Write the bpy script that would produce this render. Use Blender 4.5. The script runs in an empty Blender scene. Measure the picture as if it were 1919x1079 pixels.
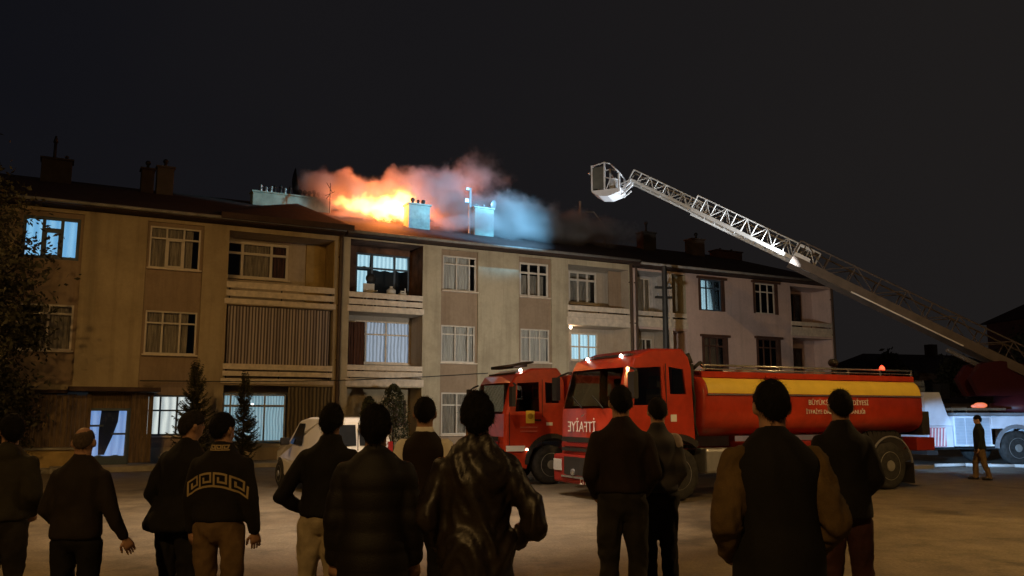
import bpy, bmesh, math, random
from mathutils import Vector, Matrix, noise
from mathutils.bvhtree import BVHTree
R = math.radians
rnd = random.Random(7)
sc = bpy.context.scene
COL = sc.collection

# ------------------------------------------------------------------ camera
CAM_H = 1.7
cam_d = bpy.data.cameras.new('camera'); cam = bpy.data.objects.new('camera', cam_d); COL.objects.link(cam)
cam_d.sensor_width = 36; cam_d.lens = 36 * 1600 / 1919
cam.location = (0, 0, CAM_H); cam.rotation_euler = (R(90 + 8.36), 0, 0)
cam_d.clip_start = .05; cam_d.clip_end = 2000
sc.camera = cam
# ------------------------------------------------------------------ view / render
sc.view_settings.view_transform = 'Standard'; sc.view_settings.look = 'None'
sc.view_settings.exposure = 0; sc.view_settings.gamma = 1
try: sc.view_settings.use_curve_mapping = False
except Exception: pass
sc.render.engine = 'CYCLES'
sc.cycles.use_denoising = True
sc.cycles.max_bounces = 5; sc.cycles.diffuse_bounces = 2; sc.cycles.glossy_bounces = 2
sc.cycles.transparent_max_bounces = 12; sc.cycles.volume_bounces = 1
sc.cycles.volume_step_rate = .55; sc.cycles.volume_max_steps = 256
sc.cycles.sample_clamp_indirect = 4
# ------------------------------------------------------------------ world: overcast, light-polluted night sky
W = bpy.data.worlds.new('World'); sc.world = W; W.use_nodes = True
wn = W.node_tree; wn.nodes.clear()
def wnode(t, **k):
    n = wn.nodes.new(t)
    for a, b in k.items(): setattr(n, a, b)
    return n
w_out = wnode('ShaderNodeOutputWorld'); w_bg = wnode('ShaderNodeBackground')
w_tc = wnode('ShaderNodeTexCoord'); w_sep = wnode('ShaderNodeSeparateXYZ')
w_map = wnode('ShaderNodeMapRange'); w_map.inputs[1].default_value = -.75; w_map.inputs[2].default_value = .5
w_mix = wnode('ShaderNodeMixRGB'); w_mix.inputs[1].default_value = (.0040, .0044, .0070, 1); w_mix.inputs[2].default_value = (.0125, .0110, .0108, 1)
w_noi = wnode('ShaderNodeTexNoise'); w_noi.inputs['Scale'].default_value = 2.2; w_noi.inputs['Detail'].default_value = 3
w_add = wnode('ShaderNodeMath', operation='MULTIPLY_ADD'); w_add.inputs[1].default_value = .5; 
w_l = wn.links.new
w_l(w_tc.outputs['Generated'], w_sep.inputs[0]); w_l(w_tc.outputs['Generated'], w_noi.inputs['Vector'])
w_l(w_sep.outputs[0], w_map.inputs[0]); w_l(w_noi.outputs[0], w_add.inputs[0])
w_sub = wnode('ShaderNodeMath', operation='SUBTRACT'); w_sub.inputs[1].default_value = .25
w_l(w_map.outputs[0], w_sub.inputs[0]); w_l(w_sub.outputs[0], w_add.inputs[2])
w_add.use_clamp = True
w_l(w_add.outputs[0], w_mix.inputs[0]); w_l(w_mix.outputs[0], w_bg.inputs[0])
w_bg.inputs[1].default_value = 1.0
w_l(w_bg.outputs[0], w_out.inputs[0])

# ------------------------------------------------------------------ lamps of the place
def lamp(name, kind, loc, energy, color, aim=None, size=None, blend=.5, radius=.1):
    d = bpy.data.lights.new(name, kind); o = bpy.data.objects.new(name, d); COL.objects.link(o)
    o.location = loc; d.energy = energy; d.color = color
    if kind != 'SUN': d.shadow_soft_size = radius
    if kind == 'SPOT': d.spot_size = R(size); d.spot_blend = blend
    if aim is not None:
        o.rotation_euler = (Vector(aim) - Vector(loc)).to_track_quat('-Z', 'Y').to_euler()
    return o
SODIUM = (1, .56, .17); WARM = (1, .72, .45); COOL = (.32, .72, .88)
# two street lamps on poles either side of the crowd (the poles are built further down)
lamp('street_light_sodium', 'SPOT', (-9.2, 13.2, 9.3), 1600, SODIUM, aim=(-6.5, 18, 0), size=155, blend=.5, radius=.15)
lamp('street_light_white', 'SPOT', (-1.2, 13.6, 9.6), 5200, (1, .80, .62), aim=(-2.0, 15.4, 0), size=76, blend=.9, radius=.15)
lamp('street_light_right', 'SPOT', (10.6, 11.0, 9.0), 3000, (1, .60, .22), aim=(8.5, 16, 0), size=150, blend=.6, radius=.15)
lamp('street_light_rear', 'SPOT', (-4.4, -6.5, 9.6), 3000, SODIUM, aim=(-1.0, 8, 2), size=150, blend=.5, radius=.15)

# ------------------------------------------------------------------ helpers
FA = math.atan2(.46947, .88295)            # the terrace runs away to the right
FO = Vector((-11.3, 28.5, 0))
FROT = Matrix.Rotation(FA, 4, 'Z')
def FW(s, y, z=0):                          # along the facade, into the building, up
    return FO + (FROT @ Vector((s, y, z)))

def tag(o, label=None, cat=None, group=None, kind=None):
    if label: o['label'] = label
    if cat: o['category'] = cat
    if group: o['group'] = group
    if kind: o['kind'] = kind
    return o
def empty(name, loc=(0, 0, 0), rz=0, parent=None):
    o = bpy.data.objects.new(name, None); COL.objects.link(o)
    o.location = loc; o.rotation_euler = (0, 0, rz); o.empty_display_size = .2
    if parent: o.parent = parent
    return o
def link(name, me, mat=None, parent=None, loc=None, rz=0):
    o = bpy.data.objects.new(name, me); COL.objects.link(o)
    if mat is not None and not me.materials: me.materials.append(mat)
    if parent: o.parent = parent
    if loc is not None: o.location = loc
    if rz: o.rotation_euler = (0, 0, rz)
    return o
def copy_tree(o, parent=None):
    c = o.copy(); COL.objects.link(c)
    if parent: c.parent = parent
    for ch in list(o.children): copy_tree(ch, c)
    return c

class MB:
    def __init__(s): s.v = []; s.f = []
    def add(s, vs, fs):
        n = len(s.v); s.v += [tuple(v) for v in vs]; s.f += [tuple(i + n for i in f) for f in fs]; return s
    def box(s, x0, x1, y0, y1, z0, z1):
        return s.add([(x0,y0,z0),(x1,y0,z0),(x1,y1,z0),(x0,y1,z0),(x0,y0,z1),(x1,y0,z1),(x1,y1,z1),(x0,y1,z1)],
                     [(0,3,2,1),(4,5,6,7),(0,1,5,4),(1,2,6,5),(2,3,7,6),(3,0,4,7)])
    def quad(s, a, b, c, d): return s.add([a, b, c, d], [(0, 1, 2, 3)])
    def ring(s, c, ax, ay, n=12):
        return [Vector(c) + Vector(ax) * math.cos(2*math.pi*i/n) + Vector(ay) * math.sin(2*math.pi*i/n) for i in range(n)]
    def loft(s, rings, cap=True):
        n = len(rings[0]); vs = [p for r in rings for p in r]; fs = []
        for k in range(len(rings)-1):
            for i in range(n):
                j = (i+1) % n; fs.append((k*n+i, k*n+j, (k+1)*n+j, (k+1)*n+i))
        if cap: fs.append(tuple(range(n))[::-1]); fs.append(tuple((len(rings)-1)*n+i for i in range(n)))
        return s.add(vs, fs)
    def tube(s, p0, p1, r0, r1=None, n=8, cap=True):
        r1 = r0 if r1 is None else r1
        p0, p1 = Vector(p0), Vector(p1); d = (p1-p0)
        if d.length < 1e-6: return s
        d.normalize(); a = d.orthogonal().normalized(); b = d.cross(a)
        return s.loft([s.ring(p0, a*r0, b*r0, n), s.ring(p1, a*r1, b*r1, n)], cap)
    def path(s, pts, r, n=8):
        for a, b in zip(pts[:-1], pts[1:]): s.tube(a, b, r, r, n)
        return s
    def bar(s, p0, p1, w, h, up=(0, 0, 1)):        # rectangular bar
        p0, p1 = Vector(p0), Vector(p1); d = (p1-p0).normalized(); a = d.cross(Vector(up)).normalized()*w/2; b = a.cross(d).normalized()*h/2
        r = lambda p: [p-a-b, p+a-b, p+a+b, p-a+b]
        return s.loft([r(p0), r(p1)])
    def ell(s, c, r, n=14, m=9):
        rings = []
        for k in range(1, m):
            t = math.pi*k/m
            rings.append([(c[0]+r[0]*math.sin(t)*math.cos(2*math.pi*i/n), c[1]+r[1]*math.sin(t)*math.sin(2*math.pi*i/n), c[2]-r[2]*math.cos(t)) for i in range(n)])
        return s.loft(rings)
    def prism(s, poly, y0, y1, f=None):            # polygon (x,z) extruded along y; f(x,y,z) warps
        f = f or (lambda x, y, z: (x, y, z)); n = len(poly)
        vs = [f(x, y0, z) for x, z in poly] + [f(x, y1, z) for x, z in poly]
        fs = [tuple(range(n)), tuple(range(2*n-1, n-1, -1))] + [(i, i+n, (i+1) % n+n, (i+1) % n) for i in range(n)]
        return s.add(vs, fs)
    def disc(s, c, ax, r0, r1, w0, w1, n=24): pass
    def lathe(s, prof, axis='y', c=(0, 0, 0), n=28):   # prof: (along axis, radius)
        rings = []
        for a, r in prof:
            rg = []
            for i in range(n):
                t = 2*math.pi*i/n; u, v = r*math.cos(t), r*math.sin(t)
                rg.append({'y': (c[0]+u, c[1]+a, c[2]+v), 'z': (c[0]+u, c[1]+v, c[2]+a), 'x': (c[0]+a, c[1]+u, c[2]+v)}[axis])
            rings.append(rg)
        return s.loft(rings)
    def mesh(s, name, smooth=False):
        me = bpy.data.meshes.new(name); me.from_pydata(s.v, [], s.f)
        bm = bmesh.new(); bm.from_mesh(me); bmesh.ops.recalc_face_normals(bm, faces=bm.faces); bm.to_mesh(me); bm.free()
        if smooth:
            me.polygons.foreach_set('use_smooth', [True]*len(me.polygons))
        return me
    def build(s, name, mat, parent=None, loc=None, rz=0, smooth=False, bevel=0):
        me = s.mesh(name, smooth); me.materials.append(mat)
        o = link(name, me, None, parent, loc, rz)
        if bevel:
            b = o.modifiers.new('bevel', 'BEVEL'); b.width = bevel; b.segments = 2; b.limit_method = 'ANGLE'; b.angle_limit = R(40)
            b.harden_normals = False
        return o

def bake(o):
    dg = bpy.context.evaluated_depsgraph_get(); dg.update()
    me = bpy.data.meshes.new_from_object(o.evaluated_get(dg))
    old = o.data; o.modifiers.clear(); o.data = me
    bpy.data.meshes.remove(old); return o

# ------------------------------------------------------------------ materials
MATS = {}
def mat(name, c, rough=.8, metal=0., var=.15, scale=3., bump=0., bscale=40., c2=None, coat=0, emit=None, estr=0, spec=.4, stretch=(1, 1, 1), detail=5):
    if name in MATS: return MATS[name]
    m = bpy.data.materials.new(name); m.use_nodes = True; MATS[name] = m
    nt = m.node_tree; b = nt.nodes['Principled BSDF']
    b.inputs['Roughness'].default_value = rough; b.inputs['Metallic'].default_value = metal
    b.inputs['Specular IOR Level'].default_value = spec
    b.inputs['Coat Weight'].default_value = coat; b.inputs['Coat Roughness'].default_value = .08
    tc = nt.nodes.new('ShaderNodeTexCoord'); mp = nt.nodes.new('ShaderNodeMapping'); mp.inputs['Scale'].default_value = stretch
    nt.links.new(tc.outputs['Object'], mp.inputs[0])
    n = nt.nodes.new('ShaderNodeTexNoise'); n.inputs['Scale'].default_value = scale; n.inputs['Detail'].default_value = detail; n.inputs['Roughness'].default_value = .62
    nt.links.new(mp.outputs[0], n.inputs['Vector'])
    cr = nt.nodes.new('ShaderNodeMixRGB')
    d = c2 or tuple(max(0, x*(1-2*var)) for x in c)
    e = c if c2 else tuple(x*(1+var) for x in c)
    cr.inputs[1].default_value = (*d, 1); cr.inputs[2].default_value = (*e, 1)
    rg = nt.nodes.new('ShaderNodeMapRange'); rg.inputs[1].default_value = .3; rg.inputs[2].default_value = .7
    nt.links.new(n.outputs[0], rg.inputs[0]); nt.links.new(rg.outputs[0], cr.inputs[0]); nt.links.new(cr.outputs[0], b.inputs['Base Color'])
    if bump:
        n2 = nt.nodes.new('ShaderNodeTexNoise'); n2.inputs['Scale'].default_value = bscale; n2.inputs['Detail'].default_value = 4
        nt.links.new(mp.outputs[0], n2.inputs['Vector'])
        bp = nt.nodes.new('ShaderNodeBump'); bp.inputs['Strength'].default_value = bump; bp.inputs['Distance'].default_value = .02
        nt.links.new(n2.outputs[0], bp.inputs['Height']); nt.links.new(bp.outputs[0], b.inputs['Normal'])
    if emit:
        b.inputs['Emission Color'].default_value = (*emit, 1); b.inputs['Emission Strength'].default_value = estr
    return m
def mat_stripes(name, ca, cb, scale, axis='X', rough=.9, emit=0, dist=1.0):
    m = bpy.data.materials.new(name); m.use_nodes = True; MATS[name] = m
    nt = m.node_tree; b = nt.nodes['Principled BSDF']; b.inputs['Roughness'].default_value = rough
    tc = nt.nodes.new('ShaderNodeTexCoord'); w = nt.nodes.new('ShaderNodeTexWave'); w.bands_direction = axis
    w.inputs['Scale'].default_value = scale; w.inputs['Distortion'].default_value = dist; w.inputs['Detail'].default_value = 2; w.inputs['Detail Scale'].default_value = .6
    nt.links.new(tc.outputs['Object'], w.inputs['Vector'])
    mx = nt.nodes.new('ShaderNodeMixRGB'); mx.inputs[1].default_value = (*ca, 1); mx.inputs[2].default_value = (*cb, 1)
    nt.links.new(w.outputs[0], mx.inputs[0])
    if emit:
        b.inputs['Base Color'].default_value = (.3, .3, .3, 1)
        nt.links.new(mx.outputs[0], b.inputs['Emission Color']); b.inputs['Emission Strength'].default_value = emit
    else: nt.links.new(mx.outputs[0], b.inputs['Base Color'])
    return m
def mat_emit(name, c, s):
    m = bpy.data.materials.new(name); m.use_nodes = True; MATS[name] = m
    nt = m.node_tree; b = nt.nodes['Principled BSDF']; b.inputs['Base Color'].default_value = (.2, .2, .2, 1)
    b.inputs['Emission Color'].default_value = (*c, 1); b.inputs['Emission Strength'].default_value = s
    return m
def mat_glass(name, tint=(.75, .8, .8), gloss=.12):
    m = bpy.data.materials.new(name); m.use_nodes = True; nt = m.node_tree; nt.nodes.remove(nt.nodes['Principled BSDF'])
    out = nt.nodes['Material Output']; t = nt.nodes.new('ShaderNodeBsdfTransparent'); t.inputs[0].default_value = (*tint, 1)
    g = nt.nodes.new('ShaderNodeBsdfGlossy'); g.inputs['Roughness'].default_value = .03; g.inputs[0].default_value = (.9, .9, .9, 1)
    mx = nt.nodes.new('ShaderNodeMixShader'); lw = nt.nodes.new('ShaderNodeFresnel'); lw.inputs[0].default_value = 1.5
    nt.links.new(lw.outputs[0], mx.inputs[0]); nt.links.new(t.outputs[0], mx.inputs[1]); nt.links.new(g.outputs[0], mx.inputs[2])
    nt.links.new(mx.outputs[0], out.inputs[0]); return m

def plaster(name, c, stain=.55, rough=.93):
    m = bpy.data.materials.new(name); m.use_nodes = True; MATS[name] = m; nt = m.node_tree; b = nt.nodes['Principled BSDF']; b.inputs['Roughness'].default_value = rough
    b.inputs['Specular IOR Level'].default_value = .2
    tc = nt.nodes.new('ShaderNodeTexCoord')
    def layer(sc_, st, lo, hi, dark, detail=6):
        mp = nt.nodes.new('ShaderNodeMapping'); mp.inputs['Scale'].default_value = st; nt.links.new(tc.outputs['Object'], mp.inputs[0])
        n = nt.nodes.new('ShaderNodeTexNoise'); n.inputs['Scale'].default_value = sc_; n.inputs['Detail'].default_value = detail; n.inputs['Roughness'].default_value = .68; nt.links.new(mp.outputs[0], n.inputs['Vector'])
        r = nt.nodes.new('ShaderNodeMapRange'); r.inputs[1].default_value = lo; r.inputs[2].default_value = hi; r.inputs[3].default_value = dark; r.inputs[4].default_value = 1; nt.links.new(n.outputs[0], r.inputs[0]); return r.outputs[0], n
    a, _ = layer(.55, (1, 1, 1), .36, .56, stain+.15); st_, _ = layer(2.2, (1.6, 1, .10), .34, .52, stain+.2); f, nf = layer(9, (1, 1, 1), .3, .6, .86); g2, ng = layer(45, (1, 1, 1), .3, .7, .95)
    def mul(x, y):
        q = nt.nodes.new('ShaderNodeMath'); q.operation = 'MULTIPLY'; nt.links.new(x, q.inputs[0]); nt.links.new(y, q.inputs[1]); return q.outputs[0]
    k = mul(mul(a, st_), mul(f, g2)); mx = nt.nodes.new('ShaderNodeMixRGB'); mx.inputs[1].default_value = (c[0]*.28, c[1]*.25, c[2]*.22, 1); mx.inputs[2].default_value = (*c, 1)
    nt.links.new(k, mx.inputs[0]); nt.links.new(mx.outputs[0], b.inputs['Base Color'])
    bp = nt.nodes.new('ShaderNodeBump'); bp.inputs['Strength'].default_value = .35; bp.inputs['Distance'].default_value = .02; nt.links.new(ng.outputs[0], bp.inputs['Height']); nt.links.new(bp.outputs[0], b.inputs['Normal'])
    return m
M_WALL1 = plaster('plaster_ochre', (.46, .37, .235))
M_WALL2 = plaster('plaster_beige', (.52, .45, .32), .5)
M_WALL3 = plaster('plaster_pink', (.70, .53, .48), .65)
M_SPAN = plaster('plaster_brown', (.35, .26, .18), .6)
M_LOG = plaster('plaster_cream', (.50, .42, .33), .6)
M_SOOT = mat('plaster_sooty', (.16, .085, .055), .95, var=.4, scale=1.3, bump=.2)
M_YEL = mat('plaster_yellow', (.40, .28, .11), .92, var=.12)
M_BOARD = mat('white_painted_board', (.72, .62, .50), .7, var=.12, scale=5, bump=.1)
M_FRAMEW = mat('white_window_frame', (.62, .56, .48), .5, var=.06)
M_FRAMEB = mat('brown_window_frame', (.10, .05, .035), .6, var=.2)
M_FRAMED = mat('blue_grey_frame', (.06, .09, .13), .5, var=.1)
M_GLASS = mat_glass('window_glass', (.95, .96, .96))
M_CURT = mat('net_curtain', (.55, .52, .47), .95, var=.2, scale=9, stretch=(3, 1, .15))
M_CURT2 = mat('drab_curtain', (.36, .31, .25), .95, var=.3, scale=8, stretch=(3, 1, .2))
M_CURTD = mat('dark_curtain', (.10, .045, .03), .95, var=.4, scale=6, stretch=(3, 1, .2))
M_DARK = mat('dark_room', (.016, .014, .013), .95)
M_STRIPE = mat_stripes('striped_awning_cloth', (.50, .44, .42), (.06, .04, .035), 2.9, 'X', dist=.5)
M_STRIPE2 = mat_stripes('brown_striped_cloth', (.20, .16, .10), (.045, .035, .025), 2.4, 'X', dist=2.5)
M_ROOF = mat('dark_roof_tile', (.035, .018, .016), .85, var=.3, scale=4, bump=.6, bscale=14)
M_FASCIA = mat('dark_fascia', (.06, .035, .028), .8, var=.2)
M_GUTTER = mat('grey_gutter', (.30, .29, .27), .5, var=.2)
M_PIPE = mat('brown_drainpipe', (.075, .045, .028), .6, var=.2)
M_CHIM = mat('chimney_render', (.34, .42, .36), .9, var=.18, scale=3, bump=.3)
M_CHIMD = mat('chimney_dark', (.045, .038, .034), .9, var=.2, scale=3, bump=.3)
M_BLACK = mat('black_iron', (.02, .02, .02), .6)
M_STEEL = mat('grey_steel', (.45, .46, .47), .4, metal=.6, var=.1)
M_WOOD = mat('weathered_plank', (.15, .10, .055), .85, var=.3, scale=5, stretch=(4, 4, .5), bump=.3)
M_CONC = mat('concrete', (.32, .29, .24), .9, var=.18, scale=2, bump=.4)
M_LIT_BLUE = mat_stripes('lit_blue_curtain', (.13, .40, .70), (.22, .52, .80), 1.1, 'X', emit=1.0, dist=3)  # lit curtains: backlit fold bands are put into the emission colour
M_LIT_BLUE2 = mat_stripes('lit_door_curtain', (.16, .30, .62), (.23, .40, .75), 1.5, 'X', emit=.9, dist=3)
M_LIT_WHITE = mat_stripes('lit_white_curtain', (.40, .46, .47), (.78, .84, .80), 1.3, 'X', emit=.95, dist=3)
M_LIT_CYAN = mat_stripes('lit_cyan_curtain', (.10, .20, .26), (.27, .44, .50), 3.0, 'X', emit=.95, dist=4)
M_LIT_GREY = mat_stripes('lit_grey_net_curtain', (.11, .15, .20), (.34, .42, .54), 2.2, 'X', emit=.85, dist=3.5)
M_LIT_PALE = mat_stripes('lit_pale_curtain', (.24, .46, .58), (.46, .74, .86), 1.8, 'X', emit=1.1, dist=2)

# ------------------------------------------------------------------ ground
def ground_mat():
    m = bpy.data.materials.new('dusty_asphalt'); m.use_nodes = True; nt = m.node_tree; b = nt.nodes['Principled BSDF']
    tc = nt.nodes.new('ShaderNodeTexCoord')
    def nz(s, d=5, r=.6):
        n = nt.nodes.new('ShaderNodeTexNoise'); n.inputs['Scale'].default_value = s; n.inputs['Detail'].default_value = d; n.inputs['Roughness'].default_value = r
        nt.links.new(tc.outputs['Object'], n.inputs['Vector']); return n
    a, c, f = nz(.22), nz(1.7, 6, .7), nz(60, 3)
    r1 = nt.nodes.new('ShaderNodeValToRGB'); r1.color_ramp.elements[0].position = .38; r1.color_ramp.elements[1].position = .62
    r1.color_ramp.elements[0].color = (.15, .118, .076, 1); r1.color_ramp.elements[1].color = (.24, .195, .13, 1)
    nt.links.new(a.outputs[0], r1.inputs[0])
    r2 = nt.nodes.new('ShaderNodeValToRGB'); r2.color_ramp.elements[0].position = .36; r2.color_ramp.elements[1].position = .6
    r2.color_ramp.elements[0].color = (.55, .55, .55, 1); r2.color_ramp.elements[1].color = (1, 1, 1, 1)
    nt.links.new(c.outputs[0], r2.inputs[0])
    mx = nt.nodes.new('ShaderNodeMixRGB'); mx.blend_type = 'MULTIPLY'; mx.inputs[0].default_value = .8
    nt.links.new(r1.outputs[0], mx.inputs[1]); nt.links.new(r2.outputs[0], mx.inputs[2])
    v = nt.nodes.new('ShaderNodeTexVoronoi'); v.feature = 'DISTANCE_TO_EDGE'; v.inputs['Scale'].default_value = .35
    ds = nt.nodes.new('ShaderNodeMixRGB'); ds.inputs[0].default_value = .35
    nt.links.new(tc.outputs['Object'], ds.inputs[1]); nt.links.new(c.outputs['Color'], ds.inputs[2]); nt.links.new(ds.outputs[0], v.inputs['Vector'])
    ck = nt.nodes.new('ShaderNodeMapRange'); ck.inputs[1].default_value = .0; ck.inputs[2].default_value = .012; ck.inputs[3].default_value = .82; ck.inputs[4].default_value = 1
    nt.links.new(v.outputs['Distance'], ck.inputs[0])
    m2 = nt.nodes.new('ShaderNodeMixRGB'); m2.blend_type = 'MULTIPLY'; m2.inputs[0].default_value = 1
    nt.links.new(mx.outputs[0], m2.inputs[1]); nt.links.new(ck.outputs[0], m2.inputs[2]); gv = nz(26, 4, .75); gr = nt.nodes.new('ShaderNodeMapRange'); gr.inputs[1].default_value = .35; gr.inputs[2].default_value = .65; gr.inputs[3].default_value = .62; gr.inputs[4].default_value = 1.18
    nt.links.new(gv.outputs[0], gr.inputs[0]); sp = nz(.55, 4, .7); sr = nt.nodes.new('ShaderNodeMapRange'); sr.inputs[1].default_value = .33; sr.inputs[2].default_value = .45; sr.inputs[3].default_value = .5; sr.inputs[4].default_value = 1
    nt.links.new(sp.outputs[0], sr.inputs[0]); mm_ = nt.nodes.new('ShaderNodeMath'); mm_.operation = 'MULTIPLY'; nt.links.new(gr.outputs[0], mm_.inputs[0]); nt.links.new(sr.outputs[0], mm_.inputs[1])
    m3 = nt.nodes.new('ShaderNodeMixRGB'); m3.blend_type = 'MULTIPLY'; m3.inputs[0].default_value = 1; nt.links.new(m2.outputs[0], m3.inputs[1]); nt.links.new(mm_.outputs[0], m3.inputs[2])
    nt.links.new(m3.outputs[0], b.inputs['Base Color'])
    rr = nt.nodes.new('ShaderNodeMapRange'); rr.inputs[1].default_value = .35; rr.inputs[2].default_value = .65; rr.inputs[3].default_value = .55; rr.inputs[4].default_value = .9
    nt.links.new(a.outputs[0], rr.inputs[0]); nt.links.new(rr.outputs[0], b.inputs['Roughness'])
    bp = nt.nodes.new('ShaderNodeBump'); bp.inputs['Strength'].default_value = .5; bp.inputs['Distance'].default_value = .015
    nt.links.new(f.outputs[0], bp.inputs['Height']); nt.links.new(bp.outputs[0], b.inputs['Normal'])
    return m
g = MB().quad((-500, -500, 0), (500, -500, 0), (500, 500, 0), (-500, 500, 0)).build('ground', ground_mat()); tag(g, kind='structure')
pv = MB().box(-30, 45, -2.1, 1.2, -.05, .12).build('pavement', M_CONC, None, FO, FA); tag(pv, kind='structure')
kb = MB()
for i in range(62):
    kb.box(-30+i*1.2+.006, -30+(i+1)*1.2-.006, -2.26, -2.103, -.05, .125+rnd.uniform(-.006, .006))
kb = kb.build('kerb', M_CONC, None, FO, FA); tag(kb, kind='structure')

# ------------------------------------------------------------------ facade pieces (local frame: x along, y inward, z up)
def panel(mb, s0, s1, z0, z1, y, holes=()):
    xs = sorted({s0, s1, *[h for a in holes for h in a[:2] if s0 < h < s1]}); zs = sorted({z0, z1, *[h for a in holes for h in a[2:4] if z0 < h < z1]})
    for a, b in zip(xs[:-1], xs[1:]):
        for c, d in zip(zs[:-1], zs[1:]):
            mx, mz = (a+b)/2, (c+d)/2
            if any(h[0] < mx < h[1] and h[2] < mz < h[3] for h in holes): continue
            mb.quad((a, y, c), (b, y, c), (b, y, d), (a, y, d))
    return mb
def reveal(mb, s0, s1, z0, z1, y0, y1, floor=True):
    mb.quad((s0, y0, z0), (s0, y1, z0), (s0, y1, z1), (s0, y0, z1)); mb.quad((s1, y0, z0), (s1, y1, z0), (s1, y1, z1), (s1, y0, z1))
    mb.quad((s0, y0, z1), (s0, y1, z1), (s1, y1, z1), (s1, y0, z1))
    if floor: mb.quad((s0, y0, z0), (s0, y1, z0), (s1, y1, z0), (s1, y0, z0))
    return mb
def folds(mb, s0, s1, z0, z1, y, amp=.03, per=.13, seed=0):
    n = max(8, int((s1-s0)/.022)); r = random.Random(seed); ph = r.uniform(0, 6)
    top = []; bot = []
    for i in range(n+1):
        x = s0+(s1-s0)*i/n; k = 2*math.pi*x/per+ph
        d = amp*(math.sin(k+.8*math.sin(k*.37))+.4*math.sin(k*.53+1))
        top.append((x, y+d*.6, z1)); bot.append((x+.02*math.sin(k*.21), y+d, z0+.02*math.sin(k*.3)))
    mb.add(top+bot, [(i, i+1, n+2+i, n+1+i) for i in range(n)]); return mb
def window(par, s0, s1, z0, z1, y, cols=(.33, .67), transom=.72, fm=None, curt=None, gap=None, t=.055, sill=True, opens=None, seed=0, cdepth=.16, ctop=0, dark=True, tmask=None):
    fm = fm or M_FRAMEW
    f = MB(); xs = [s0]+[s0+(s1-s0)*c for c in cols]+[s1]; zt = z0+(z1-z0)*transom if transom else None
    f.box(s0, s0+t, y, y+.06, z0, z1); f.box(s1-t, s1, y, y+.06, z0, z1)
    f.box(s0+t, s1-t, y, y+.06, z0, z0+t); f.box(s0+t, s1-t, y, y+.06, z1-t, z1)
    for x in xs[1:-1]: f.box(x-t/2, x+t/2, y-.002, y+.058, z0+t, z1-t)
    if zt:
        for i, (a, b) in enumerate(zip(xs[:-1], xs[1:])):
            if tmask and not tmask[i]: continue
            a2 = a+(t if a == s0 else t/2); b2 = b-(t if b == s1 else t/2)
            f.box(a2, b2, y+.003, y+.055, zt-t/2, zt+t/2)
            if opens == i:                                            # an opening sash: thicker rails
                f.box(a2, a2+.05, y-.012, y+.05, z0+t, zt-t/2); f.box(b2-.05, b2, y-.012, y+.05, z0+t, zt-t/2)
                f.box(a2+.05, b2-.05, y-.012, y+.05, z0+t, z0+t+.05); f.box(a2+.05, b2-.05, y-.012, y+.05, zt-t/2-.05, zt-t/2)
    w = f.build('window', fm, par)
    for i, (a, b) in enumerate(zip(xs[:-1], xs[1:])):
        zz = [z0, zt, z1] if zt and not (tmask and not tmask[i]) else [z0, z1]
        for c, d in zip(zz[:-1], zz[1:]):
            MB().box(a+.02, b-.02, y+.026, y+.032, c+.02, d-.02).build('pane', M_GLASS, w)
    if sill: MB().box(s0-.06, s1+.06, y-.16, y-.003, z0-.055, z0-.005).build('sill', fm if fm is M_FRAMEB else M_BOARD, w)
    if curt:
        a, b = gap or (0, 1)
        c = MB(); folds(c, s0+(s1-s0)*a, s0+(s1-s0)*b, z0+.01, z1-.01-ctop, y+cdepth, seed=seed); c.build('curtain', curt, w, smooth=True)
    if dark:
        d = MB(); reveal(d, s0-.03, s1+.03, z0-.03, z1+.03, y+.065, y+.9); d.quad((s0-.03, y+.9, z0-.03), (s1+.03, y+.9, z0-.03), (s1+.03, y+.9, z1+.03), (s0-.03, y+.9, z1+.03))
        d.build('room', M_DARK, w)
    return w
def building(name, label, s0, s1, wall, cols, logs, wins, z1=8.22, end_right=False, z0=-.02, group='attached apartment blocks of the burning terrace'):
    b = empty(name, FO, FA); tag(b, label, 'building', group)
    holes = [(c[0], c[1], c[2], c[3]) for c in cols]+[(l['s'][0], l['s'][1], l['z'][0], l['z'][1]) for l in logs]+[(w[0], w[1], w[2], w[3]) for w in wins]
    m = panel(MB(), s0, s1, z0, z1, 0, holes)
    for c in cols: reveal(m, *c[:4], 0, .09)
    for w in wins: reveal(m, *w[:4], 0, .14)
    m.quad((s0, 0, z0), (s0, 10, z0), (s0, 10, z1), (s0, 0, z1)); m.quad((s1, 0, z0), (s1, 10, z0), (s1, 10, z1), (s1, 0, z1))
    m.quad((s0, 10, z0), (s1, 10, z0), (s1, 10, z1), (s0, 10, z1)); m.quad((s0, 0, z1), (s1, 0, z1), (s1, 10, z1), (s0, 10, z1))
    m.build('wall', wall, b)
    for c in cols:
        sm = panel(MB(), c[0], c[1], c[2], c[3], .09, c[4])
        for h in c[4]: reveal(sm, *h, .09, .2)
        sm.build('spandrel_panel', c[5] if len(c) > 5 else M_SPAN, b)
    for l in logs:
        (a, e), (c, d) = l['s'], l['z']; dep = l.get('d', 1.2)
        sh = MB(); reveal(sh, a, e, c, d, 0, dep); panel(sh, a, e, c, d, dep, l.get('h', []))
        for h in l.get('h', []): reveal(sh, *h, dep, dep+.12)
        sh.build('loggia', l.get('m', M_LOG), b)
    return b
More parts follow.
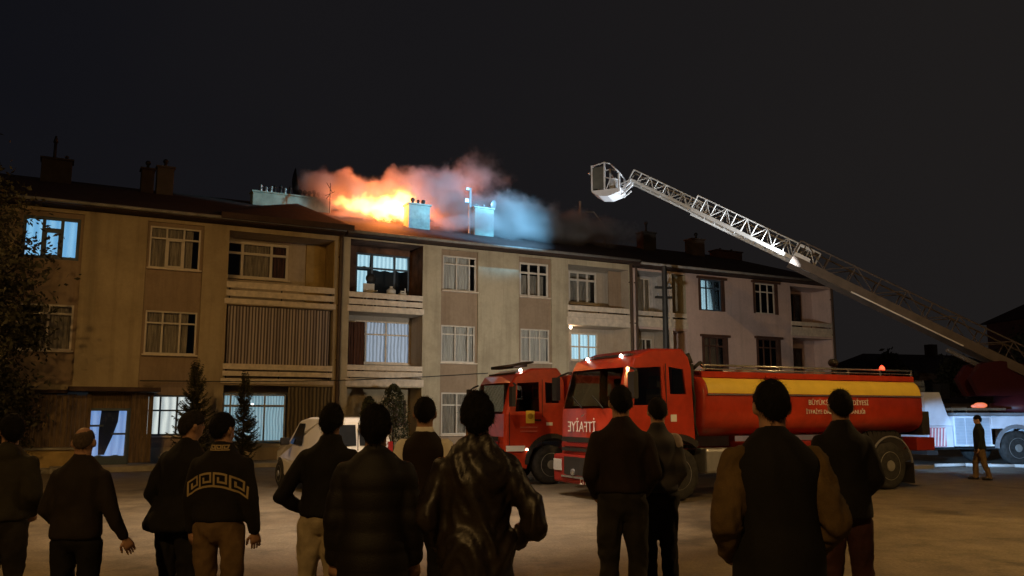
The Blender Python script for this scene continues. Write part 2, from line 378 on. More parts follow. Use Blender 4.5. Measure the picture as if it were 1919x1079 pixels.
def parapet(b, s0, s1, boards, slab, m=None, y=-.02):
    for z0, z1 in boards: MB().box(s0, s1, y, y+.045, z0, z1).build('parapet_board', m or M_BOARD, b, bevel=.008)
    if boards:
        for s in (s0+.12, (s0+s1)/2, s1-.12): MB().box(s-.02, s+.02, y+.047, y+.085, boards[-1][0]-.25, boards[0][1]-.02).build('parapet_post', M_BLACK, b)
    if slab: MB().box(s0-.05, s1+.05, -.035, 1.1, slab[0], slab[1]).build('balcony_slab', m or M_BOARD, b, bevel=.01)

# ---- left block
B1 = building('apartment_block', 'ochre plastered three storey block on the left with striped balcony curtain and plank porch', -9.5, 5.72, M_WALL1,
    cols=[(-4.75, -2.93, 2.6, 8.1, [(-4.65, -3.02, 6.57, 7.94), (-4.6, -3.04, 3.67, 5.13)]),
          (-1.02, .78, .6, 8.1, [(-.93, .69, 6.54, 7.97), (-.92, .71, 3.65, 5.1), (-.8, .73, .98, 2.3)])],
    logs=[dict(s=(1.62, 5.4), z=(5.66, 8.04), h=[(1.72, 3.98, 6.58, 7.92)]), dict(s=(1.64, 5.4), z=(2.9, 5.44)),
          dict(s=(1.66, 5.46), z=(.62, 2.66), d=.9)], wins=[])
window(B1, -4.65, -3.02, 6.57, 7.94, .12, cols=(.36, .68), transom=.70, fm=M_FRAMED, curt=M_LIT_BLUE, t=.1, sill=False, opens=1, tmask=(0, 1, 0), seed=1)
window(B1, -4.6, -3.04, 3.67, 5.13, .12, cols=(.55,), transom=.8, curt=M_CURT2, gap=(.4, 1), seed=2, t=.06)
window(B1, -.93, .69, 6.54, 7.97, .12, curt=M_CURT2, gap=(0, .86), opens=1, seed=3)
window(B1, -.92, .71, 3.65, 5.1, .12, curt=M_CURT2, gap=(0, .84), seed=4)
window(B1, -.8, .73, .98, 2.3, .12, curt=M_LIT_WHITE, transom=.62, seed=5, fm=M_FRAMED)
w = window(B1, 1.72, 3.98, 6.58, 7.92, 1.23, cols=(.26, .72), transom=.68, curt=M_CURT2, gap=(.24, .76), seed=6, t=.09)
c = MB(); folds(c, 3.36, 3.9, 6.6, 7.9, 1.37, seed=7); c.build('curtain', M_CURTD, w, smooth=True)
MB().box(5.36, 5.395, .004, 1.19, 6.2, 8.03).build('side_panel', M_YEL, B1)
MB().box(4.62, 5.35, 1.12, 1.19, 5.68, 8.0).build('balcony_partition', M_YEL, B1)
parapet(B1, 1.6, 5.42, [(6.03, 6.25), (5.74, 5.95)], (5.47, 5.655))
c = MB(); folds(c, 1.72, 5.3, 3.3, 5.42, .16, amp=.035, per=.16, seed=8); c.build('striped_curtain', M_STRIPE, B1, smooth=True)
wl_ = [o for o in B1.children if o.name.startswith('window')][-1]
parapet(B1, 1.6, 5.42, [(3.2, 3.4), (2.98, 3.15)], (2.72, 2.895))
window(B1, 1.7, 3.84, .72, 2.36, .22, cols=(.12, .66), transom=.76, curt=M_LIT_CYAN, t=.05, seed=9, sill=False, fm=M_GUTTER)
wl_ = [o for o in B1.children if o.name.startswith('window')][-1]
for q_ in (2.42, 2.72): MB().ell((q_, .36, 2.02), (.05, .03, .035), 10, 6).build('ceiling_lamp', mat_emit('ceiling_lamp_glow', (.85, .97, 1), 3.5), wl_, smooth=True)
MB().box(1.75, 3.8, .33, .36, 1.92, 2.0).build('valance', M_BOARD, wl_)
c = MB(); folds(c, 3.88, 5.44, .7, 2.64, .12, amp=.04, per=.22, seed=10); c.build('balcony_curtain', M_STRIPE2, B1, smooth=True)
MB().box(1.6, 5.5, -.05, -.003, .54, .66).build('sill_band', M_CONC, B1)

# ---- middle block
B2 = building('apartment_block', 'beige middle block of the terrace under the burning roof, with sooty top balcony', 5.724, 18.85, M_WALL2,
    cols=[(9.66, 11.26, .4, 8.12, [(9.76, 11.22, 6.5, 7.89), (9.72, 11.18, 3.67, 5.12), (9.76, 11.1, .9, 2.5)]),
          (13.12, 14.68, .4, 8.12, [(13.2, 14.58, 6.48, 7.9), (13.24, 14.61, 3.78, 5.14), (13.24, 14.61, .9, 2.4)])],
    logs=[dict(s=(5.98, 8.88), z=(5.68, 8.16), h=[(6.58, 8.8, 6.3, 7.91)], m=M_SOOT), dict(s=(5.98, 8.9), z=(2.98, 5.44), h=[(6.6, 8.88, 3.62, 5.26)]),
          dict(s=(5.98, 8.9), z=(.2, 2.66), h=[(8.0, 8.75, 1.3, 2.2)], m=M_WALL1),
          dict(s=(15.5, 18.62), z=(5.74, 7.98), h=[(16.28, 17.74, 6.5, 7.94)]), dict(s=(15.5, 18.62), z=(2.9, 5.4), h=[(16.34, 17.76, 4.0, 5.2)])], wins=[])
window(B2, 9.76, 11.22, 6.5, 7.89, .12, cols=(.42, .80), transom=.76, curt=M_CURT, gap=(0, .86), seed=11)
window(B2, 9.72, 11.18, 3.67, 5.12, .12, cols=(.42, .80), transom=.76, curt=M_CURT, seed=12)
window(B2, 9.76, 11.1, .9, 2.5, .12, cols=(.5,), transom=.7, curt=M_CURT2, seed=13)
window(B2, 13.2, 14.58, 6.48, 7.9, .12, transom=.7, curt=M_FRAMED and M_CURT2, seed=14, t=.075, cdepth=.4, ctop=.45)
window(B2, 13.24, 14.61, 3.78, 5.14, .12, transom=.74, curt=M_CURT, seed=15)
window(B2, 13.24, 14.61, .9, 2.4, .12, transom=.74, curt=M_CURT2, seed=16)
w = window(B2, 6.58, 8.8, 6.3, 7.91, 1.23, cols=(.3, .72), transom=.64, fm=M_FRAMED, t=.07, sill=False, dark=True)
for a, b_, c0, d0 in ((6.62, 7.2, 7.4, 7.86), (7.26, 8.16, 7.28, 7.86), (8.2, 8.76, 7.3, 7.86), (6.62, 7.1, 6.36, 7.24)):
    c = MB(); folds(c, a, b_, c0, d0, 1.4, amp=.01, seed=17); c.build('lit_blind', M_LIT_PALE, w, smooth=True)
w = window(B2, 6.6, 8.88, 3.62, 5.26, 1.23, cols=(.2, .56), transom=.68, curt=M_LIT_GREY, gap=(.2, 1), seed=18, fm=M_BOARD)
c = MB(); folds(c, 6.0, 6.75, 3.1, 5.1, .5, amp=.05, seed=19); c.build('dark_drape', M_CURTD, B2, smooth=True)
window(B2, 8.0, 8.75, 1.3, 2.2, 1.23, cols=(.5,), transom=None, fm=M_FRAMEB, curt=M_CURT2, seed=20)
parapet(B2, 5.96, 8.9, [(5.98, 6.18), (5.72, 5.92)], (5.45, 5.675))
parapet(B2, 5.96, 8.92, [(3.28, 3.47), (3.02, 3.24)], (2.7, 2.97))
window(B2, 16.28, 17.74, 6.5, 7.94, 1.23, transom=.74, curt=M_CURT2, seed=21, t=.085, cdepth=.5)
MB().box(17.95, 18.6, .55, .62, 5.76, 7.96).build('balcony_partition', M_SPAN, B2)
parapet(B2, 15.46, 18.64, [(6.02, 6.24), (5.74, 5.96)], (5.42, 5.735))
window(B2, 16.34, 17.76, 4.0, 5.2, 1.23, transom=.5, curt=M_LIT_PALE, t=.06, seed=22)
parapet(B2, 15.46, 18.64, [(3.2, 3.42), (2.96, 3.14)], (2.7, 2.895), M_FRAMEB)

# ---- right block
B3 = building('apartment_block', 'pinkish right end block with brown framed windows behind the red tanker', 18.854, 31.35, M_WALL3,
    cols=[], logs=[dict(s=(19.0, 20.85), z=(5.78, 8.0), h=[(19.15, 20.7, 6.2, 7.9)], m=mat('plaster_pale', (.50, .47, .45), .9)),
                   dict(s=(21.0, 21.82), z=(5.78, 8.0), m=M_WALL2),
                   dict(s=(19.0, 20.85), z=(2.9, 5.4), h=[(19.4, 20.75, 3.9, 5.1)]), dict(s=(21.0, 21.82), z=(2.9, 5.4), m=M_WALL3),
                   dict(s=(28.4, 31.15), z=(5.78, 7.95), h=[(29.4, 30.4, 5.9, 7.8)], m=M_WALL3), dict(s=(28.4, 31.15), z=(2.9, 5.4), h=[(29.3, 30.3, 3.0, 5.0)], m=M_WALL3)],
    wins=[(22.56, 24.16, 6.42, 7.9), (22.67, 24.25, 3.73, 5.2), (25.92, 27.56, 6.46, 7.95), (26.0, 27.6, 3.75, 5.25)], z1=8.1)
def surround(b, s0, s1, z0, z1):
    m = MB(); m.box(s0-.1, s1+.1, -.09, -.003, z1, z1+.11); m.box(s0+.002, s0+.14, .0, .12, z0, z1-.002); m.box(s1-.2, s1-.002, .0, .12, z0, z1-.002)
    m.build('window_surround', M_FRAMEB, b)
for (s0, s1, z0, z1), cu, fm, sd in (((22.56, 24.16, 6.42, 7.9), M_LIT_PALE, M_FRAMED, 31), ((22.67, 24.25, 3.73, 5.2), M_CURT, M_FRAMEB, 32), ((25.92, 27.56, 6.46, 7.95), M_CURT2, M_FRAMEW, 33), ((26.0, 27.6, 3.75, 5.25), M_CURT, M_FRAMEB, 34)):
    surround(B3, s0, s1, z0, z1)
    window(B3, s0+.15, s1-.21, z0, z1, .05, cols=(.3, .66), transom=.72, fm=fm, curt=cu, gap=(0, 1) if cu is not M_CURT2 else (0, .7), seed=sd, sill=False, t=.06)
window(B3, 19.15, 20.7, 6.2, 7.9, 1.23, cols=(.35, .8), transom=None, curt=mat('pale_curtain', (.5, .5, .52), .9, var=.1), seed=35, t=.05)
window(B3, 19.4, 20.75, 3.9, 5.1, 1.23, cols=(.4, .75), transom=.5, curt=M_CURT, gap=(0, .7), seed=36)
window(B3, 29.4, 30.4, 5.9, 7.8, 1.23, cols=(.5,), transom=None, fm=M_FRAMEB, curt=M_CURTD, seed=37, sill=False)
window(B3, 29.3, 30.3, 3.0, 5.0, 1.23, cols=(.5,), transom=None, fm=M_FRAMEB, curt=M_CURTD, seed=38, sill=False)
for a, b_ in ((18.96, 20.88), (20.98, 21.84), (28.36, 31.2)):
    parapet(B3, a, b_, [(6.0, 6.2), (5.76, 5.93)], (5.5, 5.755)); parapet(B3, a, b_, [(3.2, 3.4), (2.96, 3.14)], (2.7, 2.895))
MB().box(20.87, 20.98, -.06, -.003, 2.6, 8.0).build('white_pilaster', M_BOARD, B3)

# ---- roofs, gutters, drainpipes
def roof(b, s0, s1, ze=8.38, ov=.6, hip0=False, hip1=False, rz=10.38):
    m = MB(); y0, y1, yr = -ov, 10.6, 5.0
    r0 = s0+(3.2 if hip0 else 0); r1 = s1-(3.2 if hip1 else 0)
    A, Bq, Cq, Dq = (s0, y0, ze), (s1, y0, ze), (s1, y1, ze), (s0, y1, ze); E0, E1 = (r0, yr, rz), (r1, yr, rz)
    m.quad(A, Bq, E1, E0); m.quad(Cq, Dq, E0, E1); m.add([A, Dq, E0], [(0, 1, 2)]); m.add([Bq, Cq, E1], [(0, 1, 2)])
    r = m.build('roof', M_ROOF, b)
    so = MB().box(s0, s1, -ov, .0-.003, ze-.14, ze-.004); so.build('soffit', M_FASCIA, b)
    gt = MB(); gt.tube((s0, -ov-.06, ze-.05), (s1, -ov-.06, ze-.05), .06, n=8); gt.build('gutter', M_GUTTER, b, smooth=True)
    return r
R1 = roof(B1, -10, 5.62)
lo = MB(); ap = (4.55, 2.6, 9.92); bs = [(1.2, -.78, 8.46), (5.86, -.78, 8.46), (5.86, 4.4, 9.7), (1.2, 4.4, 9.7)]
lo.add(bs+[ap], [(0, 1, 4), (1, 2, 4), (2, 3, 4), (3, 0, 4), (0, 3, 2, 1)]); lo.build('balcony_roof', M_ROOF, B1)
MB().box(1.2, 5.86, -.8, -.74, 8.3, 8.5).build('fascia', M_FASCIA, B1)
R2 = roof(B2, 5.72, 18.85, ov=.5)
R3 = roof(B3, 18.85, 31.7, hip1=True, ze=8.26, rz=10.28)
def drain(b, s, z0=.1, z1=8.2, y=-.09, r=.055):
    m = MB(); m.tube((s, y, z0), (s, y, z1), r, n=8); m.tube((s, y, z1), (s, y-.4, z1+.16), r, n=8)
    for z in (1.5, 3.6, 5.6, 7.4): m.box(s-.08, s+.08, y+.02, -.003, z, z+.05)
    m.build('drainpipe', M_PIPE, b, smooth=False)
drain(B1, 5.6, r=.075); drain(B2, 18.7, r=.07); drain(B3, 31.2); drain(B3, 18.98, z0=2.7)

# ---- things on the roofs: each its own top-level thing
def chimney(s0, s1, y0, y1, z0, z1, m, pots, label, cap=True, pot_h=.3):
    r = empty('chimney', FW((s0+s1)/2, (y0+y1)/2, z0), FA); tag(r, label, 'chimney', 'chimneys on the terrace roofs')
    w, d, h = (s1-s0)/2, (y1-y0)/2, z1-z0
    MB().box(-w, w, -d, d, 0, h-(.07 if cap else 0)).build('stack', m, r, bevel=.015)
    if cap: MB().box(-w-.05, w+.05, -d-.05, d+.05, h-.067, h).build('cap', m, r, bevel=.01)
    for (px, ph, kind) in pots:
        q = MB(); q.tube((px, 0, h), (px, 0, h+ph*.72), .055, .05, 8)
        if kind == 'cowl': q.ell((px, 0, h+ph*.82), (.1, .1, .1), 8, 6)
        else: q.tube((px, 0, h+ph*.72), (px, 0, h+ph), .085, .03, 8)
        q.build('chimney_pot', M_BLACK if kind != 'pale' else M_STEEL, r, smooth=True)
    return r
chimney(3.1, 6.3, 4.0, 4.5, 9.6, 10.62, M_CHIM, [(-1.25+.2*i+rnd.uniform(-.03, .03), rnd.uniform(.25, .4), rnd.choice(['pale', 'hat', 'pale'])) for i in range(7)]+[(.35+.2*i, rnd.uniform(.25, .36), 'cowl') for i in range(6)], 'long pale chimney wall with a row of small pots behind the left roof peak')
chimney(9.02, 9.98, 2.0, 2.6, 8.9, 10.36, M_CHIM, [(-.2, .25, 'cowl'), (.05, .24, 'hat'), (.28, .2, 'cowl')], 'pale chimney with three black pots right of the flames')
chimney(12.05, 12.96, 2.0, 2.6, 8.9, 10.55, M_CHIM, [(.1, .2, 'pale')], 'pale chimney lit cyan in blue smoke beside antenna pipe')
chimney(-4.4, -3.4, 4.0, 4.6, 9.6, 10.95, M_CHIMD, [(-.1, .9, 'hat'), (.3, .2, 'hat')], 'dark chimney with tall pipe above the left end of the roof')
chimney(-1.05, -.6, 4.0, 4.5, 9.6, 11.0, M_CHIMD, [(0, .3, 'cowl')], 'narrow dark chimney above the second window column, left of a paler stack')
chimney(-.5, .1, 4.0, 4.5, 9.6, 11.15, mat('chimney_grey', (.09, .085, .08), .9), [(0, .3, 'cowl')], 'greyer chimney just right of the narrow dark stack on left roof')
chimney(22.5, 23.3, 4.0, 4.6, 9.5, 10.9, M_CHIMD, [(0, .6, 'cowl')], 'dim chimney with tall cowl right of the drifting smoke')
chimney(25.65, 26.5, 4.0, 4.6, 9.4, 10.85, mat('chimney_tan', (.10, .07, .055), .9), [(.1, .35, 'cowl')], 'tan chimney with black cowl above the lit brown framed window')
chimney(27.5, 29.3, 4.2, 4.8, 9.3, 10.45, mat('chimney_brick', (.07, .03, .025), .9), [(-.4, .15, 'hat'), (.4, .15, 'hat')], 'wide low reddish chimney near the right end of the roof')
def dish(s, y, z, r, turn, tilt, label, mast=.6, m=M_STEEL):
    o = empty('satellite_dish', FW(s, y, z-r*1.2-mast*.4), FA); tag(o, label, 'satellite dish', 'satellite dishes on the roofs')
    rot = Matrix.Translation((0, 0, r*1.2+mast*.4)) @ Matrix.Rotation(R(turn), 4, 'Z') @ Matrix.Rotation(R(tilt), 4, 'X')
    m_ = MB(); prof = [(-.28*r*(1-(k/6)**2), r*k/6+.001) for k in range(7)]+[(-.28*r*(1-(k/6)**2)+.02, r*k/6+.001) for k in range(6, -1, -1)]
    m_.lathe([(a, b) for a, b in prof], 'y', n=24); m_.v = [tuple(rot @ Vector(v)) for v in m_.v]; m_.build('reflector', m, o, smooth=True)
    a = MB(); a.tube((0, -.2*r, -.9*r), (0, .8*r, -.1*r), .012); a.tube((0, .75*r, -.14*r), (0, .9*r, -.06*r), .03); a.v = [tuple(rot @ Vector(v)) for v in a.v]; a.build('feed_arm', M_BLACK, o)
    MB().tube((0, 0, 0), (0, 0, r*1.2+mast*.4), .025).build('mast', M_STEEL, o)
dish(5.1, 4.95, 11.25, .78, -104, 8, 'large dark satellite dish seen edge on against orange smoke', m=M_BLACK)
dish(13.1, 2.3, 10.78, .22, 30, 10, 'small bright dish beside the cyan lit chimney', mast=1.6)
an = empty('roof_antenna', FW(5.95, 2.9, 10.05), FA); tag(an, 'small black roof antenna silhouetted against the orange smoke', 'antenna')
MB().tube((0, 0, -.3), (0, 0, .95), .018).build('mast', M_BLACK, an)
m = MB(); m.tube((-.16, 0, .95), (.1, 0, .55), .015); m.tube((-.2, 0, .4), (.2, 0, .62), .012); m.tube((-.15, 0, .28), (0, 0, .5), .015); m.build('boom', M_BLACK, an)
an = empty('roof_antenna', FW(11.95, 2.3, 9.2), FA); tag(an, 'pale antenna pipe with two small heads beside the cyan chimney', 'antenna')
MB().tube((0, 0, 0), (0, 0, 2.2), .07).build('mast', M_STEEL, an)
m = MB(); m.box(-.2, -.05, -.05, .05, 2.1, 2.2); m.box(-.25, -.08, -.05, .05, 1.55, 1.7); m.path([(.1, 0, 1.4), (.35, 0, 1.55), (.5, 0, 1.35)], .015); m.build('boom', M_STEEL, an)
an = empty('vent_pipe', FW(18.7, 4, 9.9), FA); tag(an, 'tall thin grey vent pipe in the brown smoke, left of bent pipe', 'vent pipe'); MB().tube((0, 0, 0), (0, 0, 2.1), .06).build('pipe', M_GUTTER, an)
an = empty('vent_pipe', FW(19.25, 4, 9.9), FA); tag(an, 'bent grey flue pipe on the roof above the balcony divide', 'vent pipe'); MB().path([(-.2, 0, 1.6), (.25, 0, 1.65), (.85, 0, 1.0), (.9, 0, 0)], .035).build('pipe', M_GUTTER, an)

# ---- porch with planks
po = empty('plank_porch', FW(-3, -1.4, .0), FA); tag(po, 'weathered plank porch with dark flat canopy and blue lit glass door', 'porch')
MB().box(-4.0, .62, .02, 1.38, 0, .62).build('base_wall', M_YEL, po)
MB().box(-.05, 2.5, -.42, 1.38, 2.36, 2.5).build('canopy', M_FASCIA, po, bevel=.015)
MB().box(-4.0, -.06, -.2, 1.38, 2.3, 2.4).build('lean_to_roof', M_ROOF, po)
MB().box(-4.0, .6, -.05, .14, .63, .7).build('ledge', M_CONC, po)
x = -4.0
while x < .5:
    wd = rnd.uniform(.1, .17)
    MB().box(x, x+wd-.008, -.02+rnd.uniform(-.02, .012), .02, .71, 2.29-rnd.uniform(0, .05)).build('plank', M_WOOD, po); x += wd
x = 1.72
while x < 2.35:
    wd = rnd.uniform(.1, .15)
    MB().box(x, x+wd-.008, -.02+rnd.uniform(-.02, .012), .02, .2, 2.35).build('plank', M_WOOD, po); x += wd
MB().box(.5, 1.72, .1, .15, 1.86, 2.355).build('transom_panel', M_WOOD, po)
dr = MB(); 
for a, b_, c0, d0 in ((.5, .58, 0, 1.86), (1.62, 1.72, 0, 1.86), (.58, 1.62, 1.78, 1.86), (.58, 1.62, 0, .42), (1.2, 1.62, 1.05, 1.11), (.58, .98, 1.3, 1.36)): dr.box(a, b_, .06, .12, c0, d0)
dr = dr.build('door', M_FRAMED, po)
for a, b_, c0, d0 in ((.58, .98, .42, 1.78), (1.0, 1.62, .42, 1.78)): MB().box(a, b_, .085, .09, c0, d0).build('pane', M_GLASS, dr)
c = MB(); folds(c, .58, 1.62, .42, 1.78, .3, amp=.02, seed=40); c.build('lit_curtain', M_LIT_BLUE2, dr, smooth=True)
cd = MB(); cd.add([(.9, .2, 1.78), (1.4, .2, 1.78), (1.38, .18, 1.45), (1.25, .2, 1.0), (1.05, .19, .45), (.88, .2, .45), (.86, .18, 1.2)], [(0, 1, 2, 3, 4, 5, 6)]); cd.build('drape', mat('navy_cloth', (.02, .035, .09), .9), dr)
MB().box(-.4, 2.6, -1.0, .0, -.02, .16).build('step', M_CONC, po, bevel=.02)

# ---- cable along the facade, balcony clutter, utility pole
pts = [FW(-1+12.6*i/24, -.25, 2.75+.52*i/24-.14*math.sin(math.pi*i/24)) for i in range(25)]
tag(MB().path(pts, .018, 6).build('overhead_cable', M_BLACK), 'black cable strung along the facade above the ground floor', 'cable')
def clutter(s, y, z, name, label, cat, f, m):
    o = f(MB()).build(name, m, None, FW(s, y, z), FA, smooth=False); tag(o, label, cat)
M_PALE = mat('pale_plastic', (.6, .58, .52), .5)
clutter(6.95, .5, 5.68, 'plastic_chair', 'white plastic chair on the sooty top balcony', 'chair', lambda m: m.box(-.22, .22, -.22, .22, .4, .44).box(-.22, -.18, -.22, -.18, 0, .4).box(.18, .22, -.22, -.18, 0, .4).box(-.22, -.18, .18, .22, 0, .4).box(.18, .22, .18, .22, 0, .4).box(-.22, .22, .18, .22, .44, .95).box(-.22, -.18, -.2, .18, .62, .66).box(.18, .22, -.2, .18, .62, .66), M_PALE)
clutter(7.75, .4, 5.68, 'plastic_drum', 'tall pale drum standing in the sooty top balcony', 'drum', lambda m: m.lathe([(0, .16), (.02, .18), (.7, .18), (.74, .13), (.8, .06), (.86, .06)], 'z', n=14), M_PALE)
clutter(8.2, .35, 5.68, 'jerrycan', 'pale jerrycan beside the drum on the top balcony', 'can', lambda m: m.box(-.13, .13, -.08, .08, 0, .62).box(-.1, .1, -.03, .03, .66, .7).box(-.1, -.06, -.03, .03, .62, .66).box(.06, .1, -.03, .03, .62, .66).tube((.1, 0, .62), (.1, 0, .8), .03), M_PALE)
clutter(7.05, .8, 6.85, 'hanging_bag', 'dark bag hanging before the lit top balcony window', 'bag', lambda m: m.ell((0, 0, 0), (.2, .12, .2)).tube((0, 0, .18), (0, 0, .95), .01), M_BLACK)
bu = empty('balcony_bulb', FW(15.75, .25, 5.2), FA); tag(bu, 'bare glowing bulb hanging in the balcony above the lit small window', 'bulb')
MB().ell((0, 0, .12), (.06, .06, .07), 10, 8).build('bulb', mat_emit('bulb_glow', (1, .8, .6), 14), bu, smooth=True); MB().tube((0, 0, .18), (0, 0, .22), .03).build('socket', M_BLACK, bu)
lamp('balcony_bulb_light', 'POINT', FW(15.75, .22, 5.18), 14, (1, .75, .5), radius=.06)
pp = empty('utility_pole', (6.25, 34.6, 0), R(15)); tag(pp, 'dark utility pole with insulator arms in front of the right balconies', 'utility pole')
MB().tube((0, 0, -.1), (0, 0, 7.7), .16, .1, 10).build('pole', M_BLACK, pp)
for z in (6.75, 6.35):
    MB().box(-.42, .3, -.06, .06, z, z+.09).build('crossarm', M_BLACK, pp)
for x, z in ((-.36, 6.84), (.22, 6.84), (-.3, 6.44)): MB().lathe([(0, .03), (.03, .06), (.06, .035), (.1, .06), (.15, .03)], 'z', (x, 0, z), 10).build('insulator', mat('insulator', (.3, .3, .3), .3), pp)

# ------------------------------------------------------------------ fire and smoke (volumes over the middle roof)
class G:                                     # tiny node-graph writer
    def __init__(s, nt): s.nt = nt
    def m(s, op, a, b=None, c=None, clamp=False):
        n = s.nt.nodes.new('ShaderNodeMath'); n.operation = op; n.use_clamp = clamp
        for i, x in enumerate((a, b, c)):
            if x is None: continue
            if isinstance(x, (int, float)): n.inputs[i].default_value = x
            else: s.nt.links.new(x, n.inputs[i])
        return n.outputs[0]
    def v(s, op, a, b=None):
        n = s.nt.nodes.new('ShaderNodeVectorMath'); n.operation = op
        for i, x in enumerate((a, b)):
            if x is None: continue
            if isinstance(x, tuple): n.inputs[i].default_value = x
            else: s.nt.links.new(x, n.inputs[i])
        return n.outputs['Value'] if op in ('LENGTH', 'DISTANCE', 'DOT_PRODUCT') else n.outputs[0]
    def noise(s, vec, scale, detail=4, rough=.6, dist=0):
        n = s.nt.nodes.new('ShaderNodeTexNoise'); n.inputs['Scale'].default_value = scale; n.inputs['Detail'].default_value = detail
        n.inputs['Roughness'].default_value = rough; n.inputs['Distortion'].default_value = dist; s.nt.links.new(vec, n.inputs['Vector']); return n
    def rng(s, x, a, b, c=0., d=1., smooth=True):
        n = s.nt.nodes.new('ShaderNodeMapRange'); n.interpolation_type = 'SMOOTHSTEP' if smooth else 'LINEAR'
        s.nt.links.new(x, n.inputs[0])
        for i, q in enumerate((a, b, c, d)): n.inputs[i+1].default_value = q
        return n.outputs[0]
def blobs(g, P, lst):
    tot = None
    for (c, r, a) in lst:
        d = g.v('LENGTH', g.v('DIVIDE', g.v('SUBTRACT', P, c), r))
        f = g.m('MULTIPLY', g.m('SUBTRACT', 1, d, clamp=True), a)
        tot = f if tot is None else g.m('ADD', tot, f)
    return tot
def volume_mat(name):
    m = bpy.data.materials.new(name); m.use_nodes = True; nt = m.node_tree; nt.nodes.clear()
    out = nt.nodes.new('ShaderNodeOutputMaterial'); pv = nt.nodes.new('ShaderNodeVolumePrincipled'); nt.links.new(pv.outputs[0], out.inputs['Volume'])
    tc = nt.nodes.new('ShaderNodeTexCoord'); return m, G(nt), pv, tc.outputs['Object'], nt
# smoke
ms, g_, pv_, P0_, nt_ = volume_mat('smoke_volume')
wv = g_.noise(P0_, .75, 3); P1_ = g_.v('ADD', P0_, g_.v('MULTIPLY', g_.v('SUBTRACT', wv.outputs['Color'], (.5, .5, .5)), (2.2, 2.2, 1.7)))
B = blobs(g_, P1_, [((6.1, 4.4, 11.15), (1.5, 1.2, 1.1), 1.7), ((7.4, 3.8, 11.0), (1.9, 1.4, 1.05), 1.6), ((9.7, 3.8, 11.3), (1.8, 1.4, 1.5), 1.3), ((11.2, 3.9, 11.5), (1.6, 1.5, 1.6), 1.25),
                    ((7.6, 3.4, 10.0), (2.8, 1.2, .8), .9), ((12.2, 3.4, 10.3), (2.6, 1.6, 1.5), 1.0), ((14.2, 2.6, 10.4), (2.6, 1.8, 1.6), 1.3), ((16.4, 2.8, 10.1), (2.8, 1.7, 1.3), 1.1),
                    ((13.4, 4.2, 12.5), (3.0, 1.8, 2.1), .72), ((19.0, 3.4, 10.2), (4.4, 1.7, 1.6), .85), ((13.2, 1.7, 9.6), (5.6, 1.4, .9), .95)])
nz = g_.noise(P1_, 1.25, 8, .66)
dens = g_.m('SUBTRACT', B, g_.m('MULTIPLY', nz.outputs[0], .82))
dens = g_.rng(dens, -.12, .62, 0, 2.6)
nt_.links.new(dens, pv_.inputs['Density']); pv_.inputs['Color'].default_value = (.62, .60, .60, 1); pv_.inputs['Anisotropy'].default_value = .15
sm = MB().box(3.6, 23.5, .3, 6.3, 8.5, 15).build('smoke', ms, None, FO, FA); tag(sm, 'billowing smoke lit orange by the fire and blue by the floodlight', 'smoke', kind='stuff')
# flames
mf, g_, pv_, P0_, nt_ = volume_mat('flame_volume')
wv = g_.noise(P0_, 1.5, 5, .65); P1_ = g_.v('ADD', P0_, g_.v('MULTIPLY', g_.v('SUBTRACT', wv.outputs['Color'], (.5, .5, .5)), (1.7, 1.0, 1.5)))
B = blobs(g_, P1_, [((7.0, 2.9, 10.25), (1.1, .7, .6), 1.1), ((8.1, 2.8, 10.15), (1.4, .8, .8), 1.5), ((8.9, 2.7, 10.4), (1.2, .8, 1.0), 1.5), ((9.3, 2.8, 9.9), (.9, .7, .9), 1.2), ((6.0, 2.8, 10.2), (1.3, .7, .6), .8), ((9.3, 3.0, 11.2), (.9, .7, .8), .75)])
nz = g_.noise(P1_, 2.6, 8, .66)
fl = g_.rng(g_.m('SUBTRACT', B, g_.m('MULTIPLY', nz.outputs[0], .95)), 0, .9)
rp = nt_.nodes.new('ShaderNodeValToRGB'); nt_.links.new(fl, rp.inputs[0])
rp.color_ramp.elements[0].color = (1, .13, .02, 1); rp.color_ramp.elements[1].color = (1, .62, .20, 1); rp.color_ramp.elements[1].position = .95
e = rp.color_ramp.elements.new(.45); e.color = (1, .26, .035, 1)
nt_.links.new(rp.outputs[0], pv_.inputs['Emission Color']); nt_.links.new(g_.m('MULTIPLY', g_.m('POWER', fl, 1.7), 6.5), pv_.inputs['Emission Strength'])
pv_.inputs['Density'].default_value = 0.0
fm_ = MB().box(4.4, 10.8, 1.6, 4.2, 9.1, 12.4).build('flames', mf, None, FO, FA); tag(fm_, 'yellow white flames bursting from the roof beside the pale chimney', 'fire', kind='stuff')
fr = random.Random(5)
for (s, y, z, e) in ((6.3, 4.3, 10.9, 110), (7.2, 4.2, 10.5, 150), (7.6, 4.3, 11.2, 130), (8.3, 4.2, 10.5, 170), (8.9, 4.2, 11.2, 170), (9.5, 4.2, 10.9, 170), (10.2, 4.3, 11.4, 150), (10.6, 4.5, 10.6, 110), (11.6, 4.6, 11.5, 75), (12.8, 4.6, 12.0, 35), (8.1, 2.3, 10.3, 110)):
    lamp('fire_light', 'POINT', FW(s, y, z), e*4.2, (1, .21, .035), radius=.7)

